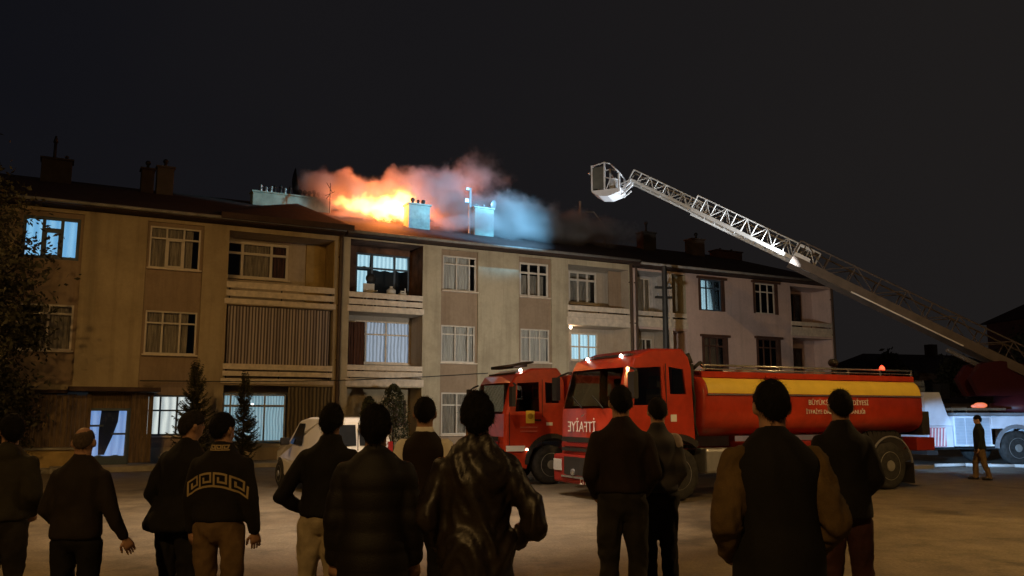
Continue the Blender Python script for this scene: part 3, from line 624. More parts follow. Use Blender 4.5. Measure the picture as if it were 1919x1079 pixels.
# ------------------------------------------------------------------ street lamps that light the square
def street_lamp(x, y, h, ax, ay, label):
    o = empty('street_lamp', (x, y, 0)); tag(o, label, 'street lamp', 'street lamps around the square')
    MB().tube((0, 0, 0), (0, 0, h), .1, .06, 10).build('pole', M_STEEL, o, smooth=True)
    d = Vector((ax, ay, .25)); MB().tube((0, 0, h-.1), tuple(Vector((0, 0, h-.1))+d), .04).build('arm', M_STEEL, o)
    e = Vector((ax, ay, h+.15)); a = Vector((ax, ay, 0)).normalized()
    hd = MB().bar(e-a*.05, e+a*.6, .28, .1); hd.build('lamp_head', M_GUTTER, o, bevel=.02)
    return o
street_lamp(-9.75, 13.2, 9.25, .5, 0, 'sodium street lamp on a tall pole at the left edge of the square')
street_lamp(11.2, 11.0, 8.95, -.5, 0, 'sodium street lamp on a tall pole at the right edge of the square')
street_lamp(-4.95, -6.5, 9.55, .5, 0, 'sodium street lamp on a tall pole behind the crowd')
sw = empty('hanging_lamp', (-1.2, 13.6, 9.6)); tag(sw, 'white lamp hung on a span wire between the two lamp poles', 'street lamp')
MB().lathe([(.06, .22), (.12, .2), (.22, .06), (.4, .03)], 'z', n=14).build('shade', M_GUTTER, sw, smooth=True)
MB().path([(-8.5, -.4, .5), (-4, -.2, .3), (0, 0, .38), (6, -1.3, .25), (12.35, -2.6, .2)], .01, 6).build('span_wire', M_BLACK, sw)

# ------------------------------------------------------------------ vehicles: shared builders
M_RED = mat('fire_engine_red', (.46, .042, .015), .34, var=.17, scale=2.2, coat=.5)
M_REDD = mat('dull_red', (.25, .018, .012), .5, var=.1)
M_YELL = mat('yellow_band', (.74, .53, .07), .4, var=.05)
M_TYRE = mat('tyre_rubber', (.03, .028, .024), .85, var=.3, scale=8, bump=.3)
M_RIM = mat('wheel_rim', (.26, .25, .22), .5, metal=.3, var=.15)
M_CHAS = mat('chassis_black', (.025, .022, .02), .7)
M_TINT = mat_glass('cab_glass', (.5, .53, .53))
M_CHROME = mat('bright_metal', (.6, .6, .6), .25, metal=.8, var=.05)
M_LAMPGL = mat('headlamp_glass', (.5, .5, .5), .15)
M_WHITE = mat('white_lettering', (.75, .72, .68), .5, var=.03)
M_SEAT = mat('seat_cloth', (.05, .045, .05), .9)
def text_mesh(body, size, ext=.004):
    c = bpy.data.curves.new('lettering', 'FONT'); c.body = body; c.size = size; c.align_x = 'CENTER'; c.align_y = 'CENTER'; c.extrude = ext; c.resolution_u = 3
    o = bpy.data.objects.new('lettering_curve', c); COL.objects.link(o)
    dg = bpy.context.evaluated_depsgraph_get(); dg.update()
    me = bpy.data.meshes.new_from_object(o.evaluated_get(dg)); me.materials.clear()
    bpy.data.objects.remove(o); bpy.data.curves.remove(c); me.name = 'lettering'; return me
def lettering(body, size, m, parent, mtx, mirror=False, name='lettering', boldx=0):
    me = text_mesh(body, size)
    if mirror: me.transform(Matrix.Scale(-1, 4, (1, 0, 0))); me.flip_normals()
    me.transform(mtx); return link(name, me, m, parent)
SIDE = Matrix.Rotation(R(90), 4, 'X')                       # text facing -y
FRONT = Matrix.Rotation(R(-90), 4, 'Z') @ SIDE               # text facing -x
def wheel(par, x, y, r, w=.3, side=-1, holes=10):           # side -1: outer face towards -y
    o = empty('wheel', (x, y, r), 0, par)
    k = side
    MB().lathe([(-w/2, r*.62), (-w/2-.005, r*.8), (-w/2+.02, r*.94), (-w/2+.06, r), (w/2-.06, r), (w/2-.02, r*.94), (w/2+.005, r*.8), (w/2, r*.62)], 'y', n=32).build('tyre', M_TYRE, o, smooth=True)
    rim = MB().lathe([(k*(w/2-.005), r*.62), (k*(w/2+.005), r*.58), (k*(w/2-.05), r*.54), (k*(w/2-.09), r*.40), (k*(w/2-.06), r*.26), (k*(w/2+.02), r*.22), (k*(w/2+.03), r*.12), (k*(w/2+.03), .001)], 'y', n=32).build('rim', M_RIM, o)
    h = MB()
    for i in range(holes):
        t = 2*math.pi*i/holes; c = Vector((r*.47*math.cos(t), k*(w/2-.062), r*.47*math.sin(t)))
        h.lathe([(-.012, .001), (-.012, r*.075), (.012, r*.075), (.012, .001)], 'y', c, 8)
    h.build('rim_hole', M_CHAS, o)
    b = MB()
    for i in range(10):
        t = 2*math.pi*(i+.5)/10; b.lathe([(-.02, .001), (-.02, .016), (.02, .014), (.02, .001)], 'y', (r*.32*math.cos(t), k*(w/2-.05), r*.32*math.sin(t)), 6)
    b.build('wheel_nut', M_CHROME, o)
    return o
def arch_pts(cx, cz, r, a0, a1, n=12): return [(cx+r*math.cos(R(a0+(a1-a0)*i/n)), cz+r*math.sin(R(a0+(a1-a0)*i/n))) for i in range(n+1)]
def boolean_cut(o, cutters):
    me = cutters.mesh('cutter'); c = bpy.data.objects.new('cutter', me); COL.objects.link(c)
    b = o.modifiers.new('cut', 'BOOLEAN'); b.operation = 'DIFFERENCE'; b.object = c; b.solver = 'EXACT'; b.use_self = False
    bake(o); bpy.data.objects.remove(c); bpy.data.meshes.remove(me); return o
def truck_cab(par, Wd=2.4, paint=None, xb=.42, door=True, lamp_on=True):
    paint = paint or M_RED
    def warp(x, y, z):
        k = max(0, z-1.75)/1.25; yy = Wd/2+(y-Wd/2)*(1-.07*k)
        return (x+.10*(abs(y-Wd/2)/(Wd/2))**4*(1 if x < -1 else 0), yy, z)
    prof = [(-1.36, .40), (-1.40, 1.0), (-1.38, 1.80), (-1.16, 2.60), (-.96, 2.80), (-.5, 2.98), (.22, 3.0), (xb-.06, 2.84), (xb, 2.6), (xb+.02, 1.12)]+arch_pts(0, .52, .70, 52, 178, 10)+[(-.72, .40)]
    inner = [(-1.30, .72), (-1.32, 1.8), (-1.10, 2.57), (-.9, 2.74), (-.48, 2.92), (.2, 2.94), (xb-.07, 2.6), (xb-.05, 1.25), (-.72, 1.25), (-.74, .72)]
    dw = [(-1.13, 1.86), (-1.06, 2.34), (-.96, 2.58), (-.34, 2.62), (-.34, 1.86)]; qw = [(-.16, 2.08), (-.16, 2.62), (.20, 2.58), (.24, 2.08)]
    ys = [0, .03, .10, Wd/2, Wd-.10, Wd-.03, Wd]; ins = [.05, .015, 0, 0, 0, .015, .05]
    m = MB(); n = len(prof); cx, cz = -.45, 1.8
    pt = lambda x, z, y, i_: warp(cx+(x-cx)*(1-i_/math.hypot(x-cx, z-cz)), y, cz+(z-cz)*(1-i_/math.hypot(x-cx, z-cz)))
    vs = [pt(x, z, y, i_) for y, i_ in zip(ys, ins) for x, z in prof]; fs = []
    for k in range(len(ys)-1):
        for i in range(n):
            j = (i+1) % n
            if i == 2 and k in (2, 3): continue                        # the windshield opening
            fs.append((k*n+i, (k+1)*n+i, (k+1)*n+j, k*n+j))
    m.add(vs, fs)
    for y0, y1 in ((.10, .17), (Wd-.17, Wd-.10)): m.quad(warp(-1.38, y0, 1.8), warp(-1.38, y1, 1.8), warp(-1.16, y1, 2.6), warp(-1.16, y0, 2.6))
    from mathutils.geometry import tessellate_polygon
    for y in (0, Wd):
        outer = [Vector((cx+(x-cx)*(1-.05/math.hypot(x-cx, z-cz)), cz+(z-cz)*(1-.05/math.hypot(x-cx, z-cz)), 0)) for x, z in prof]
        loops = [outer]+[[Vector((x, z, 0)) for x, z in pg] for pg in (dw, qw)]
        flat = [p for l in loops for p in l]
        m.add([warp(p.x, y, p.y) for p in flat], [tuple(t) for t in tessellate_polygon(loops)])
        for pg in (dw, qw):                                             # window reveals
            for (xa, za), (xb2, zb2) in zip(pg, pg[1:]+pg[:1]):
                y2 = y+(.05 if y == 0 else -.05); m.quad(warp(xa, y, za), warp(xb2, y, zb2), warp(xb2, y2, zb2), warp(xa, y2, za))
    cab = m.build('cab', paint, par)
    li = MB(); li.box(-1.0, .30, .12, Wd-.12, 1.1, 1.2); li.box(-.9, .2, .3, Wd-.3, 2.84, 2.88)
    for y0, y1 in ((.1, .55), (Wd-.55, Wd-.1)): li.box(.28, .32, y0, y1, 1.2, 2.6)
    li.box(.28, .32, .55, Wd-.55, 1.2, 1.95); li.build('cab_lining', M_SEAT, par)
    wsb = lambda z: -1.38+(z-1.80)/.8*.22
    g = MB(); g.add([(wsb(1.84)+.03, .17, 1.84), (wsb(1.84)+.03, Wd-.17, 1.84), (wsb(2.56)+.03, Wd-.2, 2.56), (wsb(2.56)+.03, .2, 2.56)], [(0, 1, 2, 3)]); g.build('windshield', M_TINT, par)
    for y in (.035, Wd-.035):
        for pg, nm in ((dw, 'door_window'), (qw, 'quarter_window')):
            q = MB(); q.add([warp(x, y, z) for x, z in pg], [tuple(range(len(pg)))]); q.build(nm, M_TINT, par)
    # doors: shut lines as thin dark strips set into the side, handle, steps
    ln = MB()
    for p0, p1 in (((-1.2, -.004, .95), (-1.2, -.004, 1.84)), ((-.26, .005, .95), (-.26, .02, 2.68)), ((-1.2, -.004, .95), (-.26, -.004, .95))): ln.bar(p0, p1, .014, .012, (0, 1, 0))
    ln.build('door_shutline', M_CHAS, par)
    MB().box(-.50, -.32, -.035, -.004, 1.62, 1.66).build('door_handle', M_CHAS, par)
    st = MB(); st.box(-1.25, -.76, .02, .3, .42, .5); st.box(-1.2, -.8, .05, .3, .7, .74); st.build('step', M_CHAS, par)
    # front face: panel lines, grille slots, bumper, lamps
    fy0, fy1 = .12, Wd-.12
    MB().box(-1.425, -1.40, .25, Wd-.25, 1.12, 1.22).build('grille_slot', M_CHAS, par); MB().box(-1.425, -1.40, .25, Wd-.25, .93, 1.0).build('grille_slot', M_CHAS, par)
    MB().box(-1.43, -1.40, .25, Wd-.25, 1.03, 1.1).build('grille_bar', M_REDD, par)
    bp = MB().box(-1.50, -1.1, .0, Wd, .28, .86).build('bumper', M_REDD, par, bevel=.05)
    MB().box(-1.52, -1.501, .5, Wd-.5, .46, .82).build('bumper_opening', M_CHAS, par)
    MB().box(-1.535, -1.505, .4, Wd-.4, .40, .44).build('bumper_bar', M_CHROME, par)
    for y in (.22, Wd-.22):
        hl = MB().box(-1.525, -1.501, y-.17, y+.17, .52, .76).build('headlight', M_LAMPGL, par, bevel=.01)
    for y in (.9, 1.5): MB().lathe([(0, .07), (-.04, .07), (-.05, .001)], 'x', (-1.521, y, .52), 12).build('fog_lamp', M_CHROME, par)
    wp = MB()
    for y0 in (.5, 1.3): wp.bar((-1.42, y0, 1.80), (-1.33, y0+.55, 2.05), .02, .02)
    wp.build('wiper', M_CHAS, par)
    # mirrors on arms
    for y, k in ((-.30, -1), (Wd+.30, 1)):
        mr = MB(); mr.box(-1.30, -1.20, y-.1, y+.1, 1.98, 2.48); mr.bar((-1.15, y-k*.02, 2.52), (-1.1, (0 if k < 0 else Wd), 2.58), .035, .035); mr.bar((-1.22, y, 2.47), (-1.15, y-k*.02, 2.52), .035, .035); mr.build('mirror', M_CHAS, par)
    # interior
    st = MB()
    for y in (.55, Wd-.55): st.box(-.6, -.15, y-.25, y+.25, 1.2, 1.5); st.box(-.2, -.06, y-.24, y+.24, 1.5, 2.2); st.box(-.2, -.08, y-.14, y+.14, 2.22, 2.45)
    st.build('seat', M_SEAT, par)
    wl = MB(); 
    for i in range(16):
        a, b_ = 2*math.pi*i/16, 2*math.pi*(i+1)/16; wl.tube((-.98+.08*math.sin(a), .55+.22*math.cos(a), 1.78+.2*math.sin(a)), (-.98+.08*math.sin(b_), .55+.22*math.cos(b_), 1.78+.2*math.sin(b_)), .015, n=6)
    wl.tube((-1.15, .55, 1.6), (-.98, .55, 1.78), .03); wl.build('steering_wheel', M_CHAS, par)
    MB().box(-1.28, -1.0, .1, Wd-.1, 1.3, 1.74).build('dashboard', M_SEAT, par)
    # wheel arch lip
    al = MB(); pts = arch_pts(0, .52, .72, 50, 180, 12)
    for a, b_ in zip(pts[:-1], pts[1:]): al.bar((a[0], .02, a[1]), (b_[0], .02, b_[1]), .12, .05, (0, 1, 0))
    al.build('wheel_arch', M_CHAS, par)
    return cab
def marker(par, x, y, z, c=(1, .75, .6), s=16, r=.035, name='marker_lamp'):
    MB().lathe([(0, r*1.2), (r, r*1.1), (r*1.8, r*.5), (r*2, .001)], 'z', (x, y, z), 10).build(name, mat_emit('marker_glow_%d' % int(s*10+c[1]*100), c, s), par, smooth=True)

# ------------------------------------------------------------------ tanker
TR = R(26)
tk = empty('water_tanker', (3.28, 17.05, 0), TR); tag(tk, 'red fire tanker with yellow band along its long round tank', 'fire truck')
truck_cab(tk)
SIDEM = lambda x, y, z: Matrix.Translation((x, y, z)) @ SIDE
lettering('İTFAİYE', .30, M_WHITE, tk, Matrix.Translation((-1.412, 1.36, 1.42)) @ FRONT, mirror=True)
lettering('112', .17, M_WHITE, tk, Matrix.Translation((-1.508, 1.15, .345)) @ FRONT, mirror=True)
MB().add([(-1.41, 1.28, 1.66), (-1.41, 1.36, 1.62), (-1.41, 1.2, 1.70), (-1.415, 1.34, 1.66)], [(0, 1, 3), (0, 2, 3)]).build('emblem', M_CHROME, tk)
MB().box(-.18, -.04, -.012, -.003, 1.54, 1.68).build('door_badge', M_WHITE, tk)
wheel(tk, 0, .18, .525, side=-1); wheel(tk, 5.88, .18, .53, side=-1); wheel(tk, 0, 2.2, .525, side=1); wheel(tk, 5.88, 2.2, .53, side=1)
wheel(tk, 5.88, .52, .53, side=1); wheel(tk, 5.88, 1.88, .53, side=1)
ch = MB(); ch.box(-.9, 7.2, .75, 1.0, .65, .92); ch.box(-.9, 7.2, 1.4, 1.65, .65, .92); ch.box(-.4, .4, .3, 2.1, .45, .6); ch.box(5.6, 6.1, .3, 2.1, .45, .6); ch.build('chassis', M_CHAS, tk)
TW, TZ0, TZ1 = 2.42, 1.22, 2.54
def tsec(x, f=1.0, n=40):
    out = []; cy, cz, a, b_ = TW/2, (TZ0+TZ1)/2, TW/2*f, (TZ1-TZ0)/2*f
    for i in range(n):
        t = 2*math.pi*i/n; c, s_ = math.cos(t), math.sin(t); e = .52
        out.append((x, cy+a*math.copysign(abs(c)**e, c), cz+b_*math.copysign(abs(s_)**e, s_)))
    return out
t_ = MB().loft([tsec(.62, .86), tsec(.66, .95), tsec(.74, 1), tsec(7.0, 1), tsec(7.07, .95), tsec(7.1, .86)]); t_.build('tank', M_RED, tk, smooth=True).modifiers.new('es', 'EDGE_SPLIT')
for o_ in tk.children:
    if o_.name.startswith('tank'): o_.modifiers['es'].split_angle = R(50)
def tank_y(z):      # outer skin of the near side at height z
    s_ = (z-(TZ0+TZ1)/2)/((TZ1-TZ0)/2); s_ = min(1, abs(s_))**(1/.52); return TW/2-TW/2*abs(math.sqrt(max(0, 1-s_*s_)))**.52
ys_ = MB(); zs = [2.11+.31*i/8 for i in range(9)]
ys_.add([(.76, tank_y(z)-.006, z) for z in zs]+[(6.98, tank_y(z)-.006, z) for z in zs], [(i, i+1, 10+i, 9+i) for i in range(8)]); ys_.build('yellow_band', M_YELL, tk, smooth=True)
bd = MB(); bd.bar((.74, tank_y(2.08)-.012, 2.085), (7.0, tank_y(2.08)-.012, 2.085), .03, .025); bd.build('trim_strip', M_CHROME, tk)
for f_ in (.66, 7.08):
    yb = MB(); yb.box(f_-.004 if f_ < 1 else f_+.02, f_ if f_ < 1 else f_+.024, .5, 1.9, 2.08, 2.4); yb.build('yellow_band', M_YELL, tk)
zt1, zt2 = 1.93, 1.73
lettering('BÜYÜKŞEHİR BELEDİYESİ', .155, M_WHITE, tk, SIDEM(4.35, tank_y(zt1)-.012, zt1))
lettering('İTFAİYE DAİRESİ BAŞKANLIĞI', .128, M_WHITE, tk, SIDEM(4.25, tank_y(zt2)-.012, zt2))
MB().box(.8, 6.95, .35, 2.07, 2.52, 2.57).build('walkway', M_REDD, tk)
MB().box(.75, 7.0, .18, .24, 2.44, 2.56).build('coaming', M_RED, tk)
for y in (.22, 2.2):
    rl = MB(); rl.tube((.8, y, 2.69), (7.0, y, 2.69), .022); rl.tube((.8, y, 2.61), (7.0, y, 2.61), .014); rl.build('rail', M_CHROME, tk, smooth=True)
    for i in range(7): MB().tube((.85+i*1.02, y, 2.5), (.85+i*1.02, y, 2.7), .018).build('rail_post', M_CHROME, tk)
hs = MB(); hs.path([(.75, .5, 2.6), (.9, .4, 2.75), (1.1, .5, 2.62), (1.5, .45, 2.6)], .04); hs.build('hose', M_CHAS, tk, smooth=True)
for x in (2.8, 4.9): MB().lathe([(0, .24), (.1, .24), (.14, .2), (.16, .001)], 'z', (x, 1.2, 2.57), 18).build('manhole', M_CHROME, tk)
mo = MB(); mo.tube((5.2, .9, 2.57), (5.2, .9, 2.85), .05); mo.tube((5.2, .9, 2.8), (5.0, .7, 2.9), .04); mo.ell((5.2, .9, 2.88), (.12, .12, .1)); mo.build('water_monitor', M_CHAS, tk, smooth=True)
marker(tk, 6.05, .25, 2.7, (1, .06, .025), 3.2, .055, 'beacon'); marker(tk, -.95, .55, 2.82, (1, .72, .6), 22, .03); marker(tk, -.95, 1.85, 2.82, (1, .72, .6), 22, .03)
# side skirts, tool box, arches, mudflaps, rear
MB().box(.75, 1.5, .1, .5, .5, 1.0).build('fuel_tank', M_STEEL, tk, bevel=.06)
MB().box(1.7, 4.7, .06, .5, .55, 1.12).build('side_locker', M_REDD, tk, bevel=.02)
al = MB(); pts = arch_pts(5.88, .53, .66, 5, 175, 16)
for a, b_ in zip(pts[:-1], pts[1:]): al.bar((a[0], .25, a[1]), (b_[0], .25, b_[1]), .5, .03, (0, 1, 0))
al.build('mudguard', M_CHAS, tk)
al = MB()
for a, b_ in zip(pts[:-1], pts[1:]): al.bar((a[0], -.01, a[1]), (b_[0], -.01, b_[1]), .025, .04, (0, 1, 0))
al.build('mudguard_edge', M_STEEL, tk)
MB().box(6.58, 6.6, .0, .6, .12, .6).build('mudflap', M_CHAS, tk)
MB().box(6.75, 7.35, .0, 2.4, .85, 1.15).build('rear_locker', M_REDD, tk, bevel=.02)
MB().box(7.36, 7.44, 1.0, 1.5, 1.0, 1.2).build('added_lamp_housing', M_CHROME, tk)  # housing added to carry the spots that brighten the ladder truck's flank
MB().box(7.1, 7.35, .1, 2.3, 1.2, 1.75).build('pump_panel', M_CHAS, tk, bevel=.02)
MB().box(6.7, 7.4, .1, 2.3, .42, .5).build('rear_step', M_STEEL, tk)
ex = MB(); ex.tube((.52, .25, 1.0), (.5, .25, 2.7), .09, .09, 10); ex.path([(.5, .25, 2.7), (.45, .3, 2.9)], .09, 10); ex.tube((.58, .55, 1.0), (.56, .55, 2.75), .05, .05, 8); ex.build('exhaust_stack', M_CHAS, tk, smooth=True)
cb = MB()
for i in range(5): cb.path([(.46, .15+.1*i, 2.4), (.52, .12+.1*i, 2.0), (.5, .16+.1*i, 1.6), (.58, .14+.1*i, 1.25)], .02, 6)
cb.build('coiled_hose', M_CHAS, tk)

# ------------------------------------------------------------------ second engine, half hidden behind the tanker
fe = empty('fire_engine', (.97, 21.08, 0), R(24)); tag(fe, 'red fire engine half hidden behind the tanker cab with yellow door emblem', 'fire truck')
truck_cab(fe)
fe.scale = (.94, .94, .94)
wheel(fe, 0, .18, .5, side=-1); wheel(fe, 0, 2.2, .5, side=1); wheel(fe, 4.2, .18, .5, side=-1); wheel(fe, 4.2, 2.2, .5, side=1)
MB().box(.5, 5.9, .02, 2.38, .75, 2.82).build('body', M_RED, fe, bevel=.05)
for i in range(4): MB().box(.65+i*1.28, 1.8+i*1.28, .0, .018, .9, 2.6).build('locker_shutter', M_STEEL, fe)
MB().box(-.9, 5.7, .75, 1.65, .6, .86).build('chassis', M_CHAS, fe)
lb = MB(); lb.box(-.85, -.55, .3, 2.1, 3.02, 3.1); lb.bar((-1.1, .4, 3.0), (-.4, .6, 3.16), .5, .05); lb.build('roof_hatch', M_CHAS, fe, bevel=.02)
MB().box(-.74, -.5, -.012, -.003, 1.56, 1.88).build('door_emblem', M_YELL, fe)
MB().lathe([(0, .075), (-.006, .075), (-.006, .001)], 'y', (-.62, -.013, 1.74), 16).build('emblem_disc', mat('emblem_gold', (.45, .27, .03), .5), fe)
for z in (1.44, 1.34): MB().box(-.9, -.42, -.01, -.003, z, z+.035).build('door_stripe', mat('faded_red_print', (.5, .12, .08), .5), fe)
MB().box(-1.3, -.78, -.03, -.004, .86, 1.0).build('side_reflector', M_WHITE, fe)
marker(fe, -.8, .2, 2.9, (1, .72, .6), 22, .035); marker(fe, -.72, -.02, .88, (1, .9, .6), 14, .025)
wb = MB().box(-.16, .02, -.006, -.002, 1.5, 1.58).build('door_badge', M_WHITE, fe)

sl_ = MB(); sl_.tube((2.2, 1.2, 2.8), (2.2, 1.2, 3.0), .04); sl_.box(2.05, 2.35, 1.15, 1.25, 2.98, 3.15); sl_.build('scene_light', M_CHROME, fe)
lamp('engine_scene_light', 'SPOT', (2.45, 23.4, 3.05), 1900, (.95, .94, .88), aim=tuple(FW(18, 0, 5.6)), size=130, blend=.8, radius=.12)

# ------------------------------------------------------------------ turntable ladder truck at the right
lt = empty('ladder_truck', (16.7, 28.7, 0), R(6)); tag(lt, 'ladder truck lit blue white with its long lattice ladder raised over the roofs', 'fire truck')
M_TURR = mat('dark_turret_red', (.05, .007, .009), .5, var=.1)
M_BODYW = mat('pale_shutter', (.62, .64, .68), .4, var=.06)
wheel(lt, .1, .2, .56, side=-1); wheel(lt, .1, 2.3, .56, side=1); wheel(lt, 4.9, .2, .56, side=-1); wheel(lt, 4.9, 2.3, .56, side=1)
MB().box(-2.08, -.75, .122, 2.4, .62, 1.62).build('body', M_BODYW, lt, bevel=.03)
MB().box(-.75, .95, .12, 2.4, 1.2, 1.62).build('body_over_wheel', M_BODYW, lt, bevel=.02)
MB().box(.95, 6.5, .12, 2.4, .62, 1.62).build('body', M_BODYW, lt, bevel=.03)
for i in range(5):
    MB().prism([(-2.96+i*.11, .64), (-2.92+i*.11, .64), (-2.86+i*.11, 1.22), (-2.90+i*.11, 1.22)], .05, .058).build('chevron_stripe', M_WHITE, lt)
for x0, x1 in ((-2.05, -1.72), (-1.68, -.85), (1.05, 2.4), (2.45, 3.8)):
    s_ = MB()
    for k in range(9): s_.box(x0, x1, .09, .115, .7+k*.095, .785+k*.095)
    s_.build('locker_shutter', mat('silver_shutter', (.5, .56, .62), .35, metal=.3, var=.08), lt)
for i in range(4): MB().box(-1.75+i*.3, -1.62+i*.3, .08, .116, .63, .68).build('side_lamp', M_WHITE, lt)
al = MB(); pts = arch_pts(.1, .56, .72, 0, 180, 14)
for a, b_ in zip(pts[:-1], pts[1:]): al.bar((a[0], .1, a[1]), (b_[0], .1, b_[1]), .12, .06, (0, 1, 0))
al.build('mudguard', M_STEEL, lt)
MB().box(-2.0, 6.5, .05, 2.5, 1.63, 1.72).build('deck', M_STEEL, lt)
MB().box(-2.9, 7, .8, 1.7, .5, .8).build('chassis', M_CHAS, lt)
tu = MB(); tu.lathe([(0, .85), (.3, .85), (.35, .7), (.6, .65)], 'z', (1.0, 1.25, 1.73), 24); tu.build('turntable', M_TURR, lt, smooth=True)
tb = MB(); tb.prism([(-.6, 2.3), (-.9, 2.9), (-.5, 3.4), (.2, 3.5), (1.8, 3.3), (2.2, 2.3)], .75, 1.0); tb.prism([(-.6, 2.3), (-.9, 2.9), (-.5, 3.4), (.2, 3.5), (1.8, 3.3), (2.2, 2.3)], 1.5, 1.75); tb.box(.4, 2.2, 1.0, 1.5, 2.3, 2.9); tb.build('ladder_cradle', M_TURR, lt)
MB().tube((1.6, 1.25, 2.5), (-1.4, 1.25, 3.9), .11, .08).build('lift_cylinder', M_CHROME, lt)
MB().box(1.2, 2.4, .1, .75, 1.73, 2.9).build('control_seat', M_TURR, lt, bevel=.05)
bx = MB(); bx.box(-2.2, -.2, .1, 1.2, 1.80, 1.88); bx.build('tool_tray', M_WOOD, lt)
MB().ell((-.9, .4, 1.97), (.24, .13, .10), 12, 8).ell((-1.12, .38, 1.94), (.12, .1, .06), 10, 6).build('beacon', mat_emit('orange_blob_glow', (1, .2, .05), .8), lt, smooth=True)  # orange cloth-like blob on the tray, given a glow of its own
# stabiliser with striped end plate, rear cab corner
MB().box(-3.1, -2.72, .1, 1.0, .35, .5).build('stabiliser', M_CHAS, lt)
cp = MB().box(-2.98, -2.42, .06, .10, .62, 1.24).build('warning_plate', mat('red_white_plate', (.55, .2, .22), .5), lt)
MB().box(-3.0, -2.12, .12, 2.2, .6, 1.29).build('rear_locker', M_BODYW, lt, bevel=.02)
cb_ = MB(); cb_.prism([(-2.95, 1.3), (-2.95, 2.4), (-2.4, 2.4), (-2.2, 1.75), (-2.0, 1.3)], .3, 2.2); cb_.build('operator_cab', M_BODYW, lt)
MB().box(-2.9, -2.5, .5, 1.6, 2.402, 2.8).build('operator_window', M_TINT, lt)
hz = MB(); hz.path([(-3.3, -.6, .06), (-2.4, -.8, .09), (-1.6, -.6, .05), (-.8, -.9, .05), (.0, -1.4, .05), (2, -1.6, .05), (5, -1.2, .05)], .055, 8)
hz = hz.build('fire_hose', mat('hose_canvas', (.4, .37, .33), .85), None, (16.7, 28.7, 0), R(6), smooth=True); tag(hz, 'pale fire hose lying on the ground below the ladder truck', 'hose')
# the ladder itself
LB, LT_ = Vector((17.6, 29.9, 3.15)), Vector((4.55, 32.6, 10.62))
ax = (LT_-LB).normalized(); lat = ax.cross(Vector((0, 0, 1))).normalized(); nrm = lat.cross(ax).normalized(); L = (LT_-LB).length
mi = (Matrix.Translation((16.7, 28.7, 0)) @ Matrix.Rotation(R(6), 4, 'Z')).inverted()
LM = mi @ Matrix.Translation(LB) @ Matrix((( ax.x, lat.x, nrm.x, 0), (ax.y, lat.y, nrm.y, 0), (ax.z, lat.z, nrm.z, 0), (0, 0, 0, 1)))
M_LAD = mat('ladder_metal', (.50, .49, .47), .5, metal=.2, var=.1); M_LADD = mat('ladder_rail_dull', (.11, .085, .07), .6, var=.15)
def ladder_section(t0, t1, w, h, low, zoff, m, pitch):
    o = link('ladder_section', bpy.data.meshes.new('ladder_section'), None, lt); o.matrix_local = LM
    b = MB(); x0, x1 = t0*L, t1*L
    for y in (-w/2, w/2):
        b.box(x0, x1, y-.03, y+.03, zoff, zoff+low); b.tube((x0, y, zoff+h), (x1, y, zoff+h), .03, n=6)
        b.tube((x0, y, zoff+low), (x0, y, zoff+h), .03, n=6); b.tube((x1, y, zoff+low), (x1, y, zoff+h), .03, n=6)
    me = b.mesh('ladder_section'); me.materials.append(m); o.data = me
    n = int((x1-x0)/pitch); ps = MB().tube((0, 0, low), (0, 0, h), .024, n=5).mesh('brace'); ps.materials.append(m); br = MB().tube((0, 0, low), (pitch, 0, h), .02, n=5).mesh('brace'); br.materials.append(m)
    b2 = MB().tube((0, 0, h), (pitch, 0, low), .02, n=5).mesh('brace'); b2.materials.append(m)
    ru = MB().tube((0, -w/2, low*.6), (0, w/2, low*.6), .018, n=5).mesh('rung'); ru.materials.append(m)
    for i in range(n):
        for y in (-w/2, w/2):
            q = link('brace', br if i % 2 == 0 else b2, None, o); q.location = (x0+i*pitch, y, zoff)
            q = link('brace', ps, None, o); q.location = (x0+(i+1)*pitch, y, zoff)
    k = int((x1-x0)/.42)
    for i in range(k):
        q = link('rung', ru, None, o); q.location = (x0+.2+i*.42, 0, zoff)
    return o
ladder_section(-.02, .555, .95, .92, .32, -.12, M_LADD, .95)
ladder_section(.50, .825, .74, .66, .14, .04, M_LAD, .42)
ladder_section(.79, 1.0, .56, .46, .10, .1, M_LAD, .36)
ct = MB(); ct.box(.515*L, .555*L, -.5, -.45, -.02, .34); ct.box(.515*L, .555*L, .45, .5, -.02, .34); ct.box(.55*L, .558*L, -.45, .45, .3, .62); ct.box(.515*L, .56*L, -.46, -.42, .6, .7); ct.box(.515*L, .56*L, .42, .46, .6, .7); q = ct.build('section_carriage', M_BODYW, lt); q.matrix_local = LM
sp_ = MB().box(.13*L, .40*L, -.53, -.508, -.13, -.085).build('painted_lit_edge', M_WHITE, lt); sp_.matrix_local = LM  # lit lower edge of the boom, painted on as a white strip
# rescue basket
bk = empty('rescue_basket', (0, 0, 0), 0, lt); bk.matrix_local = mi @ Matrix.Translation((3.78, 32.6, 10.22)) @ Matrix.Rotation(R(-20), 4, 'Z') @ Matrix.Scale(.88, 4)
MB().prism([(-.62, .0), (-.3, -.2), (.1, -.24), (.66, -.06), (.66, .1), (-.62, .06)], -.55, .55).build('basket_floor', M_BODYW, bk)
M_PANEL = mat('basket_mesh_panel', (.10, .10, .085), .8)
MB().box(-.62, -.06, -.55, -.52, .12, 1.12).build('side_screen', M_PANEL, bk); MB().box(-.64, -.61, -.5, .5, .12, 1.1).build('front_screen', M_PANEL, bk)
for x, y in ((-.6, -.55), (-.03, -.55), (.62, -.55), (-.6, .55), (-.03, .55), (.62, .55)):
    top = 1.2 if x < .3 else .75
    MB().box(x-.035, x+.035, y-.035, y+.035, .06, top+(.12 if x == -.03 else 0)).build('basket_post', M_BODYW, bk)
